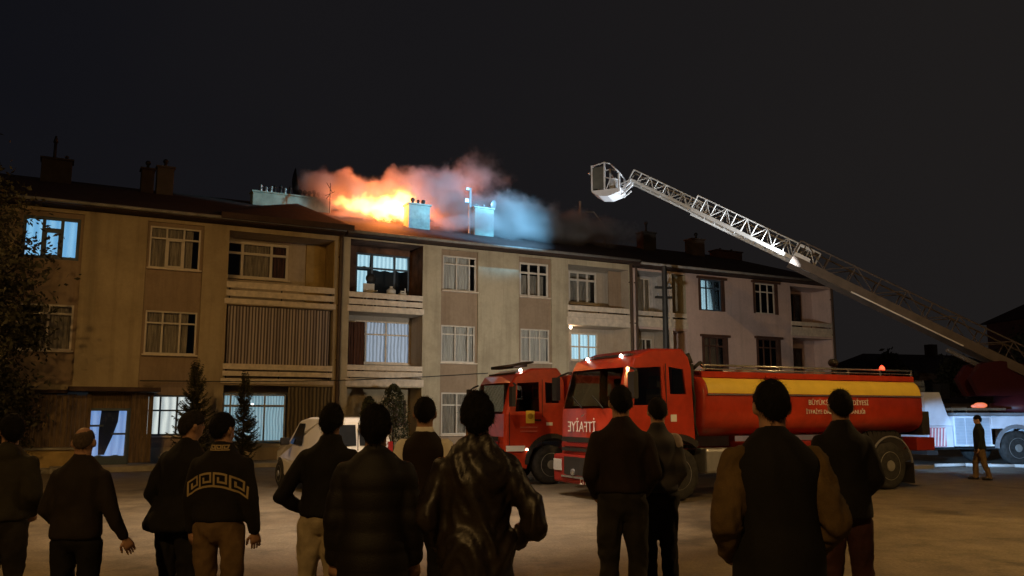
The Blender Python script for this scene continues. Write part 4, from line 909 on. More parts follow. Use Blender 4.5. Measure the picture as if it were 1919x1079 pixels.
rl = MB()
for y in (-.55, .55): rl.path([(-.6, y, 1.17), (-.03, y, 1.3), (.25, y, 1.2), (.62, y, .78)], .03); rl.path([(-.03, y, .62), (.62, y, .45)], .025); rl.path([(.05, y, .1), (.3, y, .7), (.5, y, .3)], .025)
rl.path([(-.6, -.55, 1.17), (-.6, .55, 1.17)], .03); rl.path([(.62, -.55, .78), (.62, .55, .78)], .03); rl.build('basket_rail', M_BODYW, bk, smooth=True)
MB().box(.12, .42, -.35, .1, .1, .62).build('control_box', M_STEEL, bk)
hg = MB()
for y in (-.25, .25): hg.bar((.6, y, .0), (1.05, y, .42), .07, .1); hg.bar((.62, y, -.16), (1.0, y, .1), .05, .06); hg.bar((.64, y, .34), (1.1, y, .5), .05, .05)
hg.build('basket_hinge', M_BODYW, bk)
for y in (-.45, .45): MB().lathe([(0, .09), (-.1, .06), (-.12, .001)], 'x', (-.68, y, .9), 12).build('floodlight', M_CHROME, bk, smooth=True)
# basket and ladder floodlights, plus spots added to brighten the basket and the flank
lamp('basket_floodlight', 'SPOT', (2.85, 32.75, 11.15), 6200, (.20, .58, .95), aim=tuple(FW(12.6, 1.8, 9.8)), size=74, blend=.7, radius=.09)
lamp('basket_fill_spot', 'SPOT', (9.6, 30.4, 7.1), 2600, (.9, .95, 1), aim=(3.8, 32.5, 10.4), size=14, blend=.4, radius=.06)  # extra spot without a housing, added to whiten the basket
lamp('basket_side_floodlight', 'SPOT', (2.85, 32.35, 11.1), 5200, COOL, aim=tuple(FW(4.3, 4.0, 10.2)), size=17, blend=.6, radius=.09)
lamp('ladder_floodlight', 'SPOT', (11.0, 30.4, 6.7), 3000, (.85, .93, 1), aim=(5.2, 32.4, 10.1), size=40, blend=.6, radius=.07)
for ax_, ay_, e_ in ((14.1, 28.5, 2600), (16.2, 28.8, 2600), (18.6, 29.1, 2600)):
    lamp('flank_fill_light', 'SPOT', (9.95, 21.4, 1.25), e_*1.3, (.30, .58, 1), aim=(ax_, ay_, .55), size=23, blend=.45, radius=.1)  # unseen source added to brighten the ladder truck's flank

# ------------------------------------------------------------------ white van, seen from behind
va = empty('parked_van', (-3.95, 18.0, 0), R(180-58)); tag(va, 'white van parked by the facade, seen from behind between the onlookers', 'van')
# local: x forwards, y to the van's left
M_VAN = mat('white_car_paint', (.72, .70, .66), .3, var=.04, coat=.4)
vp = [(.0, .32), (-.04, .7), (.0, 1.0), (.10, 1.52), (.22, 1.60), (1.2, 1.62), (1.75, 1.55), (2.35, 1.05), (3.0, .92), (3.45, .80), (3.58, .55), (3.55, .28)]
vp += arch_pts(2.9, .31, .38, 0, 180, 8)+[(2.45, .26), (1.1, .26)]+arch_pts(.68, .31, .38, 0, 180, 8)+[(.25, .28)]
VW = 1.6
def vwarp(x, y, z):
    k = max(0, z-.85)/.75; f = max(0, (x-2.7))/.9
    return (x, -VW+ (VW/2+(y-VW/2)*(1-.14*k-.22*f*f))+0, z)
m = MB(); n = len(vp); ys = [0, .04, .12, VW-.12, VW-.04, VW]; ins = [.05, .015, 0, 0, .015, .05]; vs = []
for y, i_ in zip(ys, ins):
    for x, z in vp:
        d = math.hypot(x-1.7, z-.85); f = 1-i_/d; vs.append(vwarp(1.7+(x-1.7)*f, y, .85+(z-.85)*f))
fs = [tuple(range(n)), tuple((len(ys)-1)*n+i for i in range(n))[::-1]]
for k in range(len(ys)-1):
    for i in range(n): j = (i+1) % n; fs.append((k*n+i, (k+1)*n+i, (k+1)*n+j, k*n+j))
m.add(vs, fs).build('body', M_VAN, va)
M_CARGL = mat('dark_car_glass', (.02, .022, .025), .08, spec=.6)
for pg in ([(1.3, 1.0), (1.3, 1.48), (1.7, 1.48), (2.15, 1.02)], [(.3, 1.02), (.36, 1.46), (1.2, 1.5), (1.2, 1.0)]):
    if pg[0][0] < 1: continue
    for y, o_ in ((0, -.012), (VW, .012)):
        q = MB(); q.add([(lambda p: (p[0], p[1]+o_, p[2]))(vwarp(x, y, z)) for x, z in pg], [(0, 1, 2, 3)]); q.build('side_window', M_CARGL, va)
for y0, y1 in ((.16, .76), (.84, 1.44)):
    q = MB(); xr = lambda z: .0+(z-1.0)/.52*.10-.012
    q.add([(xr(1.02), vwarp(0, y0, 1.02)[1], 1.02), (xr(1.02), vwarp(0, y1, 1.02)[1], 1.02), (xr(1.46), vwarp(0, y1, 1.46)[1], 1.46), (xr(1.46), vwarp(0, y0, 1.46)[1], 1.46)], [(0, 1, 2, 3)]); q.build('rear_window', M_CARGL, va)
MB().box(-.012, -.0, -.805, -.79, .4, 1.5).build('door_gap', M_CHAS, va)
for y in (-1.53, -.07):
    MB().box(-.06, .0, y-.05, y+.05, .75, 1.1).build('tail_light', mat('tail_lamp_red', (.3, .02, .02), .25), va)
MB().box(-.12, .1, -1.55, -.05, .28, .46).build('bumper', M_CHAS, va, bevel=.03)
ws_ = MB(); ws_.add([(1.80, -1.4, 1.5), (1.80, -.2, 1.5), (2.33, -.12, 1.08), (2.33, -1.48, 1.08)], [(0, 1, 2, 3)]); ws_.v = [(x+.012, y, z+.012) for x, y, z in ws_.v]; ws_.build('windscreen', M_CARGL, va)
for y, k in ((.04, 1), (-VW-.04, -1)): MB().box(2.0, 2.1, min(y, y+k*.2), max(y, y+k*.2), 1.0, 1.16).build('mirror', M_CHAS, va, bevel=.02)
for x in (.68, 2.9):
    for y, k in ((-.10, 1), (-VW+.10, -1)): wheel(va, x, y, .31, w=.19, side=k, holes=7)

# ------------------------------------------------------------------ people
M_SKIN = mat('skin', (.40, .23, .15), .55, var=.08, scale=12)
M_HAIR = mat('black_hair', (.006, .005, .0045), .75, spec=.2, var=.3, scale=60, bump=.6, bscale=220)
M_HAIRG = mat('grey_hair', (.03, .026, .022), .8, spec=.2, var=.3, scale=60, bump=.6, bscale=220)
M_SHOE = mat('dark_shoe', (.02, .017, .015), .5)
def remeshed(mb, name, vox, smooth_it, m, par, fold=0, fscale=6, stretch=(1, 1, .5), seed=0, mode='soft', zmax=99):
    me = mb.mesh(name); o = bpy.data.objects.new(name, me); COL.objects.link(o)
    r = o.modifiers.new('r', 'REMESH'); r.mode = 'VOXEL'; r.voxel_size = vox
    if smooth_it:
        s_ = o.modifiers.new('s', 'SMOOTH'); s_.iterations = smooth_it; s_.factor = .5
    bake(o); me = o.data; me.materials.clear(); me.materials.append(m)
    if fold:
        off = Vector((seed*3.7, seed*1.3, seed*2.1))
        for v, nv in zip(me.vertices, [Vector(q.vector) for q in me.vertex_normals]):
            if v.co.z > zmax: continue
            p = Vector((v.co.x*stretch[0], v.co.y*stretch[1], v.co.z*stretch[2]))*fscale+off
            if mode == 'crease':
                w = noise.noise_vector(p*.6)*1.1; a = 1-abs(noise.noise(p+w))*3.2; a = max(-.45, a); b2 = max(-.3, 1-abs(noise.noise(p*2.3+w*1.7))*3.4)
                v.co += nv*fold*(a+.45*b2)
            elif mode == 'quilt':
                a = abs(math.sin(v.co.z*math.pi/.115)); v.co += nv*fold*(a**.6-.6+.3*noise.noise(p*2))
            else:
                w = noise.noise_vector(p*.5)*.9; a = max(-.4, 1-abs(noise.noise(p*.8+w))*2.8); v.co += nv*fold*(.7*a+.6*noise.noise(p)+.35*noise.noise(p*2.6))
    me.polygons.foreach_set('use_smooth', [True]*len(me.polygons)); me.update()
    if par: o.parent = par
    return o
def chain(mb, pts, rs, n=10):
    for i in range(len(pts)-1):
        mb.tube(pts[i], pts[i+1], rs[i], rs[i+1], n)
    for p, r in zip(pts, rs): mb.ell(p, (r, r, r), n, 6)
    return mb
def hand(mb, wrist, d, side, k, curl=.5, palm=(0, 1, 0)):
    """palm and five bent fingers; d = direction of the forearm, palm = way the fingers curl"""
    d = Vector(d).normalized(); pn = (Vector(palm)-d*Vector(palm).dot(d)).normalized(); acr = d.cross(pn).normalized()*side
    w = Vector(wrist); c = w+d*.05*k
    rings = []
    for t, a, b_ in ((-.01, .024, .019), (.02, .034, .018), (.06, .042, .016), (.092, .041, .012)):
        rings.append(mb.ring(w+d*t*k, acr*a*k, pn*b_*k, 10))
    mb.loft(rings)
    for i, (off, ln) in enumerate(((-.030, .062), (-.010, .072), (.010, .068), (.029, .052))):
        p = w+d*.085*k+acr*off*k; dd = d.copy(); r = .0088*k; pts = [p]
        for sg in (.45, .32, .23):
            dd = (dd*math.cos(curl)+pn*math.sin(curl)).normalized(); pts.append(pts[-1]+dd*ln*sg*k); pn2 = pn
        chain(mb, pts, [r, r*.97, r*.9, r*.78], 7)
    p = w+d*.03*k-acr*.032*k; t1 = (d*.6-acr*.65+pn*.4).normalized(); t2 = (d*.85-acr*.1+pn*.45).normalized()
    chain(mb, [p, p+t1*.035*k, p+t1*.035*k+t2*.03*k, p+t1*.035*k+t2*.055*k], [.0125*k, .011*k, .0098*k, .008*k], 7)
    return mb
ARMS = {'pocket': ((.255, -.07, 1.10), (.19, .11, .93)), 'pocket_wide': ((.335, -.06, 1.07), (.19, .13, .96)), 'hang': ((.228, -.02, 1.12), (.238, .05, .87)),
        'front': ((.24, -.06, 1.12), (.06, .20, 1.05)), 'out': ((.25, -.04, 1.13), (.335, .06, .89)), 'coat': ((.236, -.05, 1.12), (.165, .13, .95))}
def person(label, px, y, hz, w=1., yaw=0, head=(0, 8), arms=('pocket', 'pocket'), top=None, ttype='jacket', hem=.86, bot=None, hair='short', hairm=None,
           fold=.012, fmode='soft', fscale=6, legs=.09, stride=0., sleeve=None, collar=None, hood=False, flare=None, bulk=0., yawsplit=None, seed=1, lean=0, stretch=(1, 1, .5)):
    v = None
    x = (px-959.5)/1600*(y*math.cos(R(8.36))+(hz-CAM_H)*math.sin(R(8.36)))
    P = empty('person_root', (x, y, 0), R(yaw)); k = hz/1.78
    def T(p): return Vector((p[0]*w*k, p[1]*k, p[2]*k))
    # ---------- body: one continuous surface
    b = MB()
    def torso(mb, rows, ex=0., n=20):
        rings = []
        for (z, rx, ry, yo) in rows: rings.append(mb.ring((0, yo*k, z*k), Vector(((rx+ex)*w*k, 0, 0)), Vector((0, (ry+ex)*k, 0)), n))
        mb.loft(rings)
    rows = [(.84, .12, .09, 0), (.90, .155, .115, -.01), (.97, .162, .12, -.015), (1.08, .148, .105, 0), (1.2, .158, .11, .0), (1.32, .176, .115, -.005), (1.39, .170, .10, -.01), (1.435, .135, .085, -.01), (1.475, .088, .068, -.008), (1.51, .062, .058, -.005)]
    torso(b, rows)
    b.tube(T((0, -.008, 1.45)), T((0, -.004, 1.63)), .064*k, .066*k, 14)
    hp = T((0, .02, 1.655)); HR = Matrix.Translation(T((0, 0, 1.53))) @ Matrix.Rotation(R(head[0]), 4, 'Z') @ Matrix.Rotation(R(head[1]), 4, 'X') @ Matrix.Translation(-T((0, 0, 1.53)))
    hw = 1/max(w, .9) if False else 1.
    def HT(p): return HR @ Vector((p[0]*k, p[1]*k, p[2]*k))
    hb = MB()
    hb.ell((0, 0, 1.665), (.077, .096, .105), 18, 12); hb.ell((0, .035, 1.60), (.058, .062, .072), 14, 9); hb.ell((0, .055, 1.568), (.035, .036, .03), 10, 7)
    hb.tube((0, .088, 1.66), (0, .112, 1.622), .011, .017, 8); hb.ell((0, .108, 1.622), (.017, .014, .012), 8, 6); hb.ell((0, .082, 1.675), (.055, .022, .014), 10, 6)
    hb.ell((0, .088, 1.585), (.026, .014, .008), 8, 6); hb.ell((0, .086, 1.572), (.024, .014, .008), 8, 6)
    for s_ in (-1, 1): hb.ell((s_*.087, -.004, 1.64), (.014, .024, .036), 8, 7)
    hb.v = [tuple(HT(p)) for p in hb.v]; b.add(hb.v, hb.f)
    hands = MB(); AJ = []
    for s_, kind in ((-1, arms[0]), (1, arms[1])):
        e, wr = ARMS[kind] if isinstance(kind, str) else kind
        sh, el, wp = T((s_*.168, -.005, 1.378)), T((s_*e[0], e[1], e[2])), T((s_*wr[0], wr[1], wr[2])); AJ.append((s_, sh, el, wp))
        chain(b, [sh, el, wp], [.052*k, .042*k, .029*k], 12)
        hand(hands, wp, wp-el, s_, k, curl=.35 if kind in ('hang', 'out') else .55, palm=(-s_*.6, .8, 0))
    LJ = []
    for s_ in (-1, 1):
        wt = legs+.012*((seed*7+s_*3) % 5-2)*.5; sy_ = .012*((seed*5+s_*2) % 5-2); h_, kn, an = T((s_*.088, -.01, .9)), T((s_*(wt+.012), .02+sy_*.6+s_*stride*.6, .48)), T((s_*(wt+.02), -.03+sy_+s_*stride, .09)); LJ.append((s_, h_, kn, an))
        chain(b, [h_, kn, an], [.085*k, .056*k, .040*k], 12)
        chain(b, [an, an+Vector((s_*.02, .15*k, -.05*k))], [.04*k, .035*k], 8)
    body = remeshed(b, 'person', .013*k, 4, M_SKIN, None)
    bm = bmesh.new(); bm.from_mesh(body.data); tmp = hands.mesh('h', True); bm.from_mesh(tmp); bm.to_mesh(body.data); bm.free(); bpy.data.meshes.remove(tmp)
    body.data.polygons.foreach_set('use_smooth', [True]*len(body.data.polygons))
    body.matrix_world = P.matrix_basis.copy(); body.location = (x, y, 0); body.rotation_euler = (R(0), 0, R(yaw)); bpy.data.objects.remove(P)
    tag(body, label, 'person', 'onlookers watching the fire')
    ey = MB()
    for s_ in (-1, 1): ey.ell((s_*.031, .083, 1.653), (.012, .012, .012), 10, 7)
    ey.v = [tuple(HT(p)) for p in ey.v]; ey.build('eyes', mat('eye_white', (.5, .48, .45), .2), body, smooth=True)
    # ---------- trousers
    tr = MB(); torso(tr, [(.80, .10, .085, 0), (.86, .155, .115, -.012), (.97, .168, .128, -.018), (1.04, .158, .118, -.005), (1.09, .145, .108, 0)], .006+bulk*.3)
    for s_, h_, kn, an in LJ: chain(tr, [h_, h_.lerp(kn, .5), kn, kn.lerp(an, .5), an+Vector((0, 0, -.02*k))], [(.099+bulk*.3)*k, .088*k, .072*k, .068*k, .064*k], 14)
    remeshed(tr, 'trousers', .017*k, 5, bot, body, .011, 7, (1, 1, .55), seed+5, 'crease', hem*k-.02)
    sh_ = MB()
    for s_, h_, kn, an in LJ:
        f0 = Vector((an.x, an.y, .055*k)); chain(sh_, [f0+Vector((0, -.03*k, 0)), f0+Vector((s_*.012, .09*k, -.005)), f0+Vector((s_*.02, .17*k, -.015*k))], [.05*k, .046*k, .036*k], 10)
    sh_.v = [(a, b_, max(.004, c)) for a, b_, c in sh_.v]; sh_.build('shoes', M_SHOE, body, smooth=True)
    # ---------- upper garment
    j = MB(); ex = .026+bulk
    hz_ = hem; hr = [(hem, .172, .135, -.012), (hem+.03, .176, .138, -.012)]
    up = [r for r in [(.97, .176, .134, -.014), (1.08, .166, .125, -.002), (1.2, .172, .126, 0), (1.32, .184, .128, -.006), (1.385, .182, .114, -.012), (1.43, .148, .096, -.012), (1.47, .104, .078, -.012), (1.51, .072, .066, -.008)] if r[0] > hem+.06]
    if flare:
        hr = [(hem, .172+flare, .145+flare*.5, -.02), (hem+.12, .17+flare*.6, .14+flare*.3, -.015)]; up = [r for r in up if r[0] > hem+.16]
    torso(j, hr+up, ex-.012, 24)
    sl = j if sleeve is None else MB()
    for s_, sh, el, wp in AJ:
        wc = el.lerp(wp, .93)
        chain(sl, [sh, sh.lerp(el, .5), el, el.lerp(wc, .5), wc], [(.066+bulk*.8)*k, (.064+bulk*.8)*k, (.058+bulk*.7)*k, (.053+bulk*.6)*k, (.046+bulk*.4)*k], 14)
        if sleeve is not None: j.ell(sh+Vector((-s_*.02*k, 0, -.01*k)), ((.058+bulk*.6)*k,)*3, 12, 8)
    cl = MB()
    cr = .074 if collar is None else collar
    rings = []
    for z, r_, yo in ((1.455, cr+.016, -.012), (1.50, cr+.004, -.008), (1.545, cr, -.004)): rings.append(cl.ring(T((0, yo, z)), Vector((r_*k, 0, -.0)), Vector((0, r_*k, -.012*k)), 18))
    if collar is None or collar > 0: cl.loft(rings); j.add(cl.v, cl.f)
    if hood:
        j.ell(T((0, -.10, 1.46)), (.13*w*k, .06*k, .07*k), 14, 8); j.ell(T((0, -.075, 1.50)), (.115*w*k, .06*k, .045*k), 14, 8)
    jk = remeshed(j, 'vest' if sleeve is not None else ttype, .016*k, 9, top, body, fold, fscale, stretch, seed, fmode)
    if sleeve is not None: remeshed(sl, 'sleeves', .016*k, 4, sleeve, body, .012, 8, (1, 1, .8), seed+3, 'crease')
    # ---------- hair / cap
    if hair:
        h = MB(); n, mm = 36, 26; rings = []; strands = []; hr_ = random.Random(seed)
        r0 = {'short': .012, 'full': .017, 'bald': .004, 'cap': .016, 'beanie': .016}[hair]
        zlow = {'short': 1.572, 'full': 1.555, 'bald': 1.585, 'cap': 1.625, 'beanie': 1.60}[hair]
        for a in range(mm+1):
            t = math.pi*a/mm; rg = []
            for i in range(n):
                f = 2*math.pi*i/n; cx, sy = math.cos(f), math.sin(f); st, ct_ = math.sin(t), -math.cos(t)
                z = 1.665+.105*ct_
                if hair in ('cap', 'beanie'): lim = zlow+max(0, sy)*.05; soft = .012
                else: lim = zlow+.05*abs(cx)**3.5+max(0, sy)*.09+.008*noise.noise(Vector((cx*9, sy*9, seed))); soft = .03
                q = max(0, min(1, (z-lim)/soft)); q = q*q*(3-2*q)
                if hair == 'bald':
                    dd_ = math.dist((.077*st*cx, .096*st*sy, z), (-.018, -.012, 1.775)); q *= max(0, min(1, (dd_-.052+.012*noise.noise(Vector((cx*5, sy*5, z*20))))/.035))*(1 if sy < .55 else 0)
                th = -.012+(r0+.012)*q
                if q > .3 and hair in ('short', 'full'): th += (.010 if hair == 'full' else .006)*(noise.noise(Vector((cx*st*7, sy*st*7, ct_*7+seed)))+.7*noise.noise(Vector((cx*st*19, sy*st*19, ct_*19+seed))))
                tp = max(0, ct_)*(.006 if hair == 'full' else 0)
                ex_, ey_ = (.077+th)*st, (.096+th)*st
                if sy < .25 and 1.545 < z < 1.66 and hair != 'cap':
                    w2 = min(1, (.25-sy)/.3); ex_ = ex_*(1-w2)+max(ex_, .0665+th*.6)*w2; ey_ = ey_*(1-w2)+max(ey_, .0705+th*.6)*w2
                rg.append((ex_*cx, ey_*sy-.004*(hair == 'full'), 1.665+(.105+th+tp)*ct_))
                if q > .45 and hair in ('short', 'full', 'bald') and 2 < a < mm-1:
                    for _ in range(2 if hair == 'bald' else 4):
                        strands.append((Vector((ex_*cx, ey_*sy, 1.665+(.105+th+tp)*ct_)), Vector((cx*st, sy*st, ct_))))
            rings.append(rg)
        h.loft(rings[1:-1])
        for p_, n_ in strands:
            p_ = p_+Vector((hr_.gauss(0, .006), hr_.gauss(0, .006), hr_.gauss(0, .006)))*1.2-n_*.004
            t_1 = Vector((hr_.gauss(0, .35), hr_.gauss(0, .35)-.15, -1.0+hr_.gauss(0, .35))); t_1 = (t_1-n_*t_1.dot(n_)*.8+n_*hr_.uniform(.12, .5)).normalized()
            ln = hr_.uniform(.014, .03)*(1.3 if hair == 'full' else .8); sd = t_1.cross(n_).normalized()*.0016
            h.add([p_-sd, p_+sd, p_+t_1*ln], [(0, 1, 2)])
        h.v = [tuple(HT(p)) for p in h.v]
        if hair == 'cap':
            q = MB(); q.prism([(-.06, 1.69), (.06, 1.69), (.06, 1.70), (-.06, 1.70)], .08, .17); q.v = [tuple(HT(p)) for p in q.v]; h.add(q.v, q.f)
        h.build('hair' if hair in ('short', 'full', 'bald') else 'cap', hairm or M_HAIR, body, smooth=True)
    if lean:
        for o_ in [body]+list(body.children):
            for v_ in o_.data.vertices: v_.co.x += lean*max(0, v_.co.z-.85)
    return body, jk, AJ, k
def cloth(name, c, rough=.85, var=.2, bump=.25, bscale=160, coat=0, spec=.3): return mat(name, c, rough, var=var, scale=7, bump=bump, bscale=bscale, coat=coat, spec=spec)
C_OLIVE = cloth('olive_jacket', (0.0300, 0.0260, 0.0160)); C_BROWN = cloth('brown_jacket', (0.0187, 0.0132, 0.0099)); C_COAT = cloth('black_coat', (0.0070, 0.0060, 0.0055))
C_KNIT = cloth('dark_knit', (0.0110, 0.0090, 0.0075), bscale=260, bump=.5); C_TAN = cloth('tan_trousers', (0.1520, 0.0960, 0.0440)); C_BLK = cloth('black_cloth', (0.0060, 0.0054, 0.0054))
C_JEAN = cloth('dark_jeans', (0.0085, 0.0080, 0.0095)); C_CREAM = cloth('cream_trousers', (.36, .30, .20)); C_PUFF = cloth('dark_puffer', (0.0080, 0.0064, 0.0052), .6)
C_LEATH = mat('brown_leather', (.017, .0115, .007), .47, var=.3, scale=6, bump=.12, bscale=45, spec=.5); C_MAROON = cloth('maroon_brown_sweater', (0.0150, 0.0080, 0.0060))
C_TANSL = cloth('ochre_sleeve', (.105, .066, .024)); C_WINE = cloth('wine_trousers', (.045, .016, .014)); C_WHT = cloth('white_panel', (.78, .75, .68), var=.06)
C_PLAID = mat_stripes('striped_jacket', (.014, .014, .018), (.05, .045, .045), 1.6, 'Z', dist=.6)
C_GREYP = cloth('grey_trousers', (0.0175, 0.0150, 0.0125))

person('man at the left edge in an olive hooded jacket, cheek turned left', 24, 6.9, 1.69, 1.0, 6, (38, 4), ('coat', 'coat'), C_OLIVE, hem=.92, bot=C_GREYP, hair='full', hood=True, seed=2, fold=.014, bulk=.008)
person('balding man in a plain dark brown jacket, right hand hanging open', 160, 6.35, 1.61, 1.08, -4, (12, 4), ('coat', 'out'), C_BROWN, hem=.90, bot=C_BLK, hair='bald', hairm=mat('thin_hair', (.085, .06, .042), .85, var=.3, scale=60, bump=.5, bscale=220), seed=3, fold=.013)
person('man in a long black coat flaring to the left, looking right', 343, 7.0, 1.725, 1.06, -20, (-28, 6), ('pocket', 'front'), C_COAT, ttype='coat', hem=.82, flare=.09, bot=C_JEAN, hair='short', hairm=M_HAIRG, seed=4, fold=.018, lean=.14)
gk, gkj, _, gkk = person('man in a dark sweater with a gold Greek key band and tan trousers', 422, 6.5, 1.71, 1.10, -8, (-20, 8), ('hang', 'hang'), C_KNIT, ttype='sweater', hem=.955, bot=C_TAN, hair='short', seed=5, fold=.009, collar=.08)
person('slim man in a black jacket and cream trousers', 612, 6.8, 1.77, 1.0, 0, (-6, 6), ('pocket_wide', 'hang'), C_BLK, hem=.92, bot=C_CREAM, hair='full', seed=6, collar=.085, lean=.06)
person('broad man in a dark puffer jacket filling the middle of the row', 706, 5.1, 1.745, 1.0, 3, (-4, 6), ('hang', 'hang'), C_PUFF, hem=.70, bot=C_BLK, hair='full', seed=7, bulk=.02, fold=.007, fmode='quilt', fscale=5)
gw, gwj, gwA, gwk = person('man in a dark top with white shoulder panels', 797, 7.1, 1.835, .96, 0, (0, 4), ('front', 'front'), C_MAROON, ttype='tracksuit_top', hem=.86, bot=C_BLK, hair='short', seed=8, fold=.008, collar=0)
person('man in a creased brown leather jacket, elbow out, hands in pockets', 895, 4.9, 1.815, 1.02, -4, (4, 5), ('pocket', 'pocket_wide'), C_LEATH, ttype='leather_jacket', hem=.74, bot=C_BLK, hair='full', hairm=M_HAIR, seed=9, fold=.019, fmode='crease', fscale=5.5, stretch=(1.25, 1, .6), bulk=.006)
person('tall man in a dark maroon sweater standing before the tanker front', 1162, 7.1, 1.93, 1.03, 2, (0, 6), ('coat', 'coat'), C_MAROON, ttype='sweater', hem=.985, bot=C_GREYP, hair='short', seed=10, fold=.01)
jj, jjj, jjA, jjk = person('shorter man in a striped jacket with pale shoulders by the tanker wheel', 1231, 8.3, 1.855, .88, 0, (0, 6), ('coat', 'coat'), C_PLAID, hem=.93, bot=C_BLK, hair='short', seed=11, fold=.009)
person('big man in a dark vest with ochre sleeves, elbows out', 1443, 4.5, 1.875, 1.04, 2, (-2, 4), ('pocket', 'pocket'), C_BLK, ttype='vest', hem=.78, bot=C_GREYP, hair='short', sleeve=C_TANSL, seed=12, bulk=.02, fold=.012, fmode='soft', fscale=4)
person('man in a long black coat and wine coloured trousers, right end of the row', 1572, 7.0, 1.895, .98, 0, (-4, 8), ('coat', 'coat'), C_COAT, ttype='coat', hem=.83, bot=C_WINE, hair='short', seed=13, fold=.010, flare=.01)
person('lone man walking by the ladder truck in a dark jacket and tan trousers', 1831, 22.5, 1.66, 1.0, 70, (0, 0), ('hang', 'hang'), cloth('dark_teal_jacket', (.015, .022, .02)), hem=.84, bot=C_TAN, hair='short', seed=14, stride=.16)
# Greek key knitted band laid on the sweater's back and collar
def cover(body, garment, segs, w, m, name, zarc=0., k=1., front=False):
    bvh = BVHTree.FromPolygons([v.co.copy() for v in garment.data.vertices], [tuple(p.vertices) for p in garment.data.polygons])
    mb = MB()
    for (x0, z0), (x1, z1) in segs:
        n = max(2, int(math.hypot(x1-x0, z1-z0)/.012)); d = Vector((x1-x0, z1-z0)).normalized(); q = Vector((-d.y, d.x))*w/2
        row = []
        for i in range(n+1):
            t = -w/2/max(1e-6, math.hypot(x1-x0, z1-z0)); t = t+(1-2*t)*i/n
            cx, cz = x0+(x1-x0)*t, z0+(z1-z0)*t
            for sg in (-1, 1):
                xx, zz = (cx+q.x*sg)*k, (cz+q.y*sg)*k; zz -= zarc*xx*xx
                hit = bvh.ray_cast(Vector((xx, -1.2, zz)), Vector((0, 1, 0)))
                row.append(tuple(hit[0]+hit[1]*.005) if hit[0] else None)
        for i in range(n):
            a = [row[2*i], row[2*i+1], row[2*i+3], row[2*i+2]]
            if all(a): mb.quad(*a)
    return mb.build(name, m, body, smooth=True)
def greek(x0, z0, u, n):
    segs = []; p = 5*u
    for i in range(n):
        b_ = x0+i*p; pts = [(b_, 0), (b_, 4*u), (b_+3.8*u, 4*u), (b_+3.8*u, 1.4*u), (b_+1.4*u, 1.4*u), (b_+1.4*u, 2.6*u)]
        pts = [(a, c+z0) for a, c in pts]; segs += list(zip(pts[:-1], pts[1:])); segs.append(((b_, z0), (b_+5*u, z0)))
    return segs
M_GOLD = cloth('gold_knit_band', (.38, .29, .15), var=.12)
cover(gk, gkj, greek(-.232, 1.225, .024, 4)+[((.248, 1.225), (.248, 1.3))], .0155, M_GOLD, 'greek_key_band', 1.5, gkk)
cover(gk, gkj, greek(-.055, 1.49, .009, 3), .008, M_GOLD, 'collar_band', 0, gkk)
# white shoulder panels and collar
for s_, sh, el, wp in gwA:
    q = MB(); chain(q, [sh+Vector((-s_*.075, -.012, .030)), sh+Vector((0, -.004, .004)), sh.lerp(el, .42)+Vector((s_*.004, -.004, 0))], [.046*gwk, .0745*gwk, .0735*gwk], 14)
    remeshed(q, 'shoulder_panel', .012, 2, C_WHT, gw)
q = MB(); q.loft([q.ring((0, -.004, z*gwk), Vector((r_*gwk, 0, 0)), Vector((0, r_*gwk, 0)), 18) for z, r_ in ((1.47, .085), (1.51, .072), (1.545, .068))]); q.build('collar', C_WHT, gw, smooth=True)
for s_, sh, el, wp in jjA:
    q = MB(); chain(q, [sh+Vector((-s_*.09, -.010, .036)), sh+Vector((0, -.004, .006)), sh.lerp(el, .15)+Vector((s_*.004, 0, 0))], [.046*jjk, .074*jjk, .070*jjk], 14)
    remeshed(q, 'shoulder_yoke', .012, 2, cloth('grey_yoke', (.34, .28, .25)), jj)

# ------------------------------------------------------------------ trees
M_LEAF = mat('dark_leaf', (.035, .032, .013), .7, var=.4, scale=1.2); M_NEED = mat('spruce_needles', (.075, .07, .032), .8, var=.35, scale=4); M_BARK = mat('bark', (.06, .042, .028), .9, var=.3, scale=6, bump=.6)
M_CYP = mat('cypress_leaf', (.06, .062, .024), .8, var=.35, scale=3)
def leaf(mb, p, sz, r):
    a = Vector((r.uniform(-1, 1), r.uniform(-1, 1), r.uniform(-.8, .8))).normalized(); b_ = a.orthogonal().normalized(); b_.rotate(Matrix.Rotation(r.uniform(0, 6.3), 3, a)); c = a.cross(b_)
    mb.add([p-b_*sz, p+c*sz*.45, p+b_*sz, p-c*sz*.45], [(0, 1, 2, 3)])
def broad_tree(x, y, h, rad, label, group, nclump=70, per=90, lsz=.09, seed=1, base=.25, m=None):
    r = random.Random(seed); o = empty('tree', (x, y, 0)); tag(o, label, 'tree', group)
    t = MB(); t.path([(0, 0, -.1), (.1, .05, h*.25), (.0, .1, h*.55)], .16, 9); cr = MB()
    for i in range(nclump):
        u = r.random(); zz = h*(base+(1-base)*u); f = rad*(math.sin(math.pi*min(1, .12+u*.9))**.7)*r.uniform(.35, 1.05); a = r.uniform(0, 6.283)
        c = Vector((f*math.cos(a), f*math.sin(a), zz)); st = Vector((0, .08, min(zz*.75, h*.6)))
        if r.random() < .6: t.tube(tuple(st), tuple(c), .045, .012, 5)
        s_ = rad*r.uniform(.16, .36)
        for k in range(per):
            d = Vector((r.gauss(0, 1), r.gauss(0, 1), r.gauss(0, .8))); leaf(cr, c+d*s_*.55, lsz*r.uniform(.6, 1.3), r)
    t.build('trunk', M_BARK, o); cr.build('crown', m or M_LEAF, o); return o
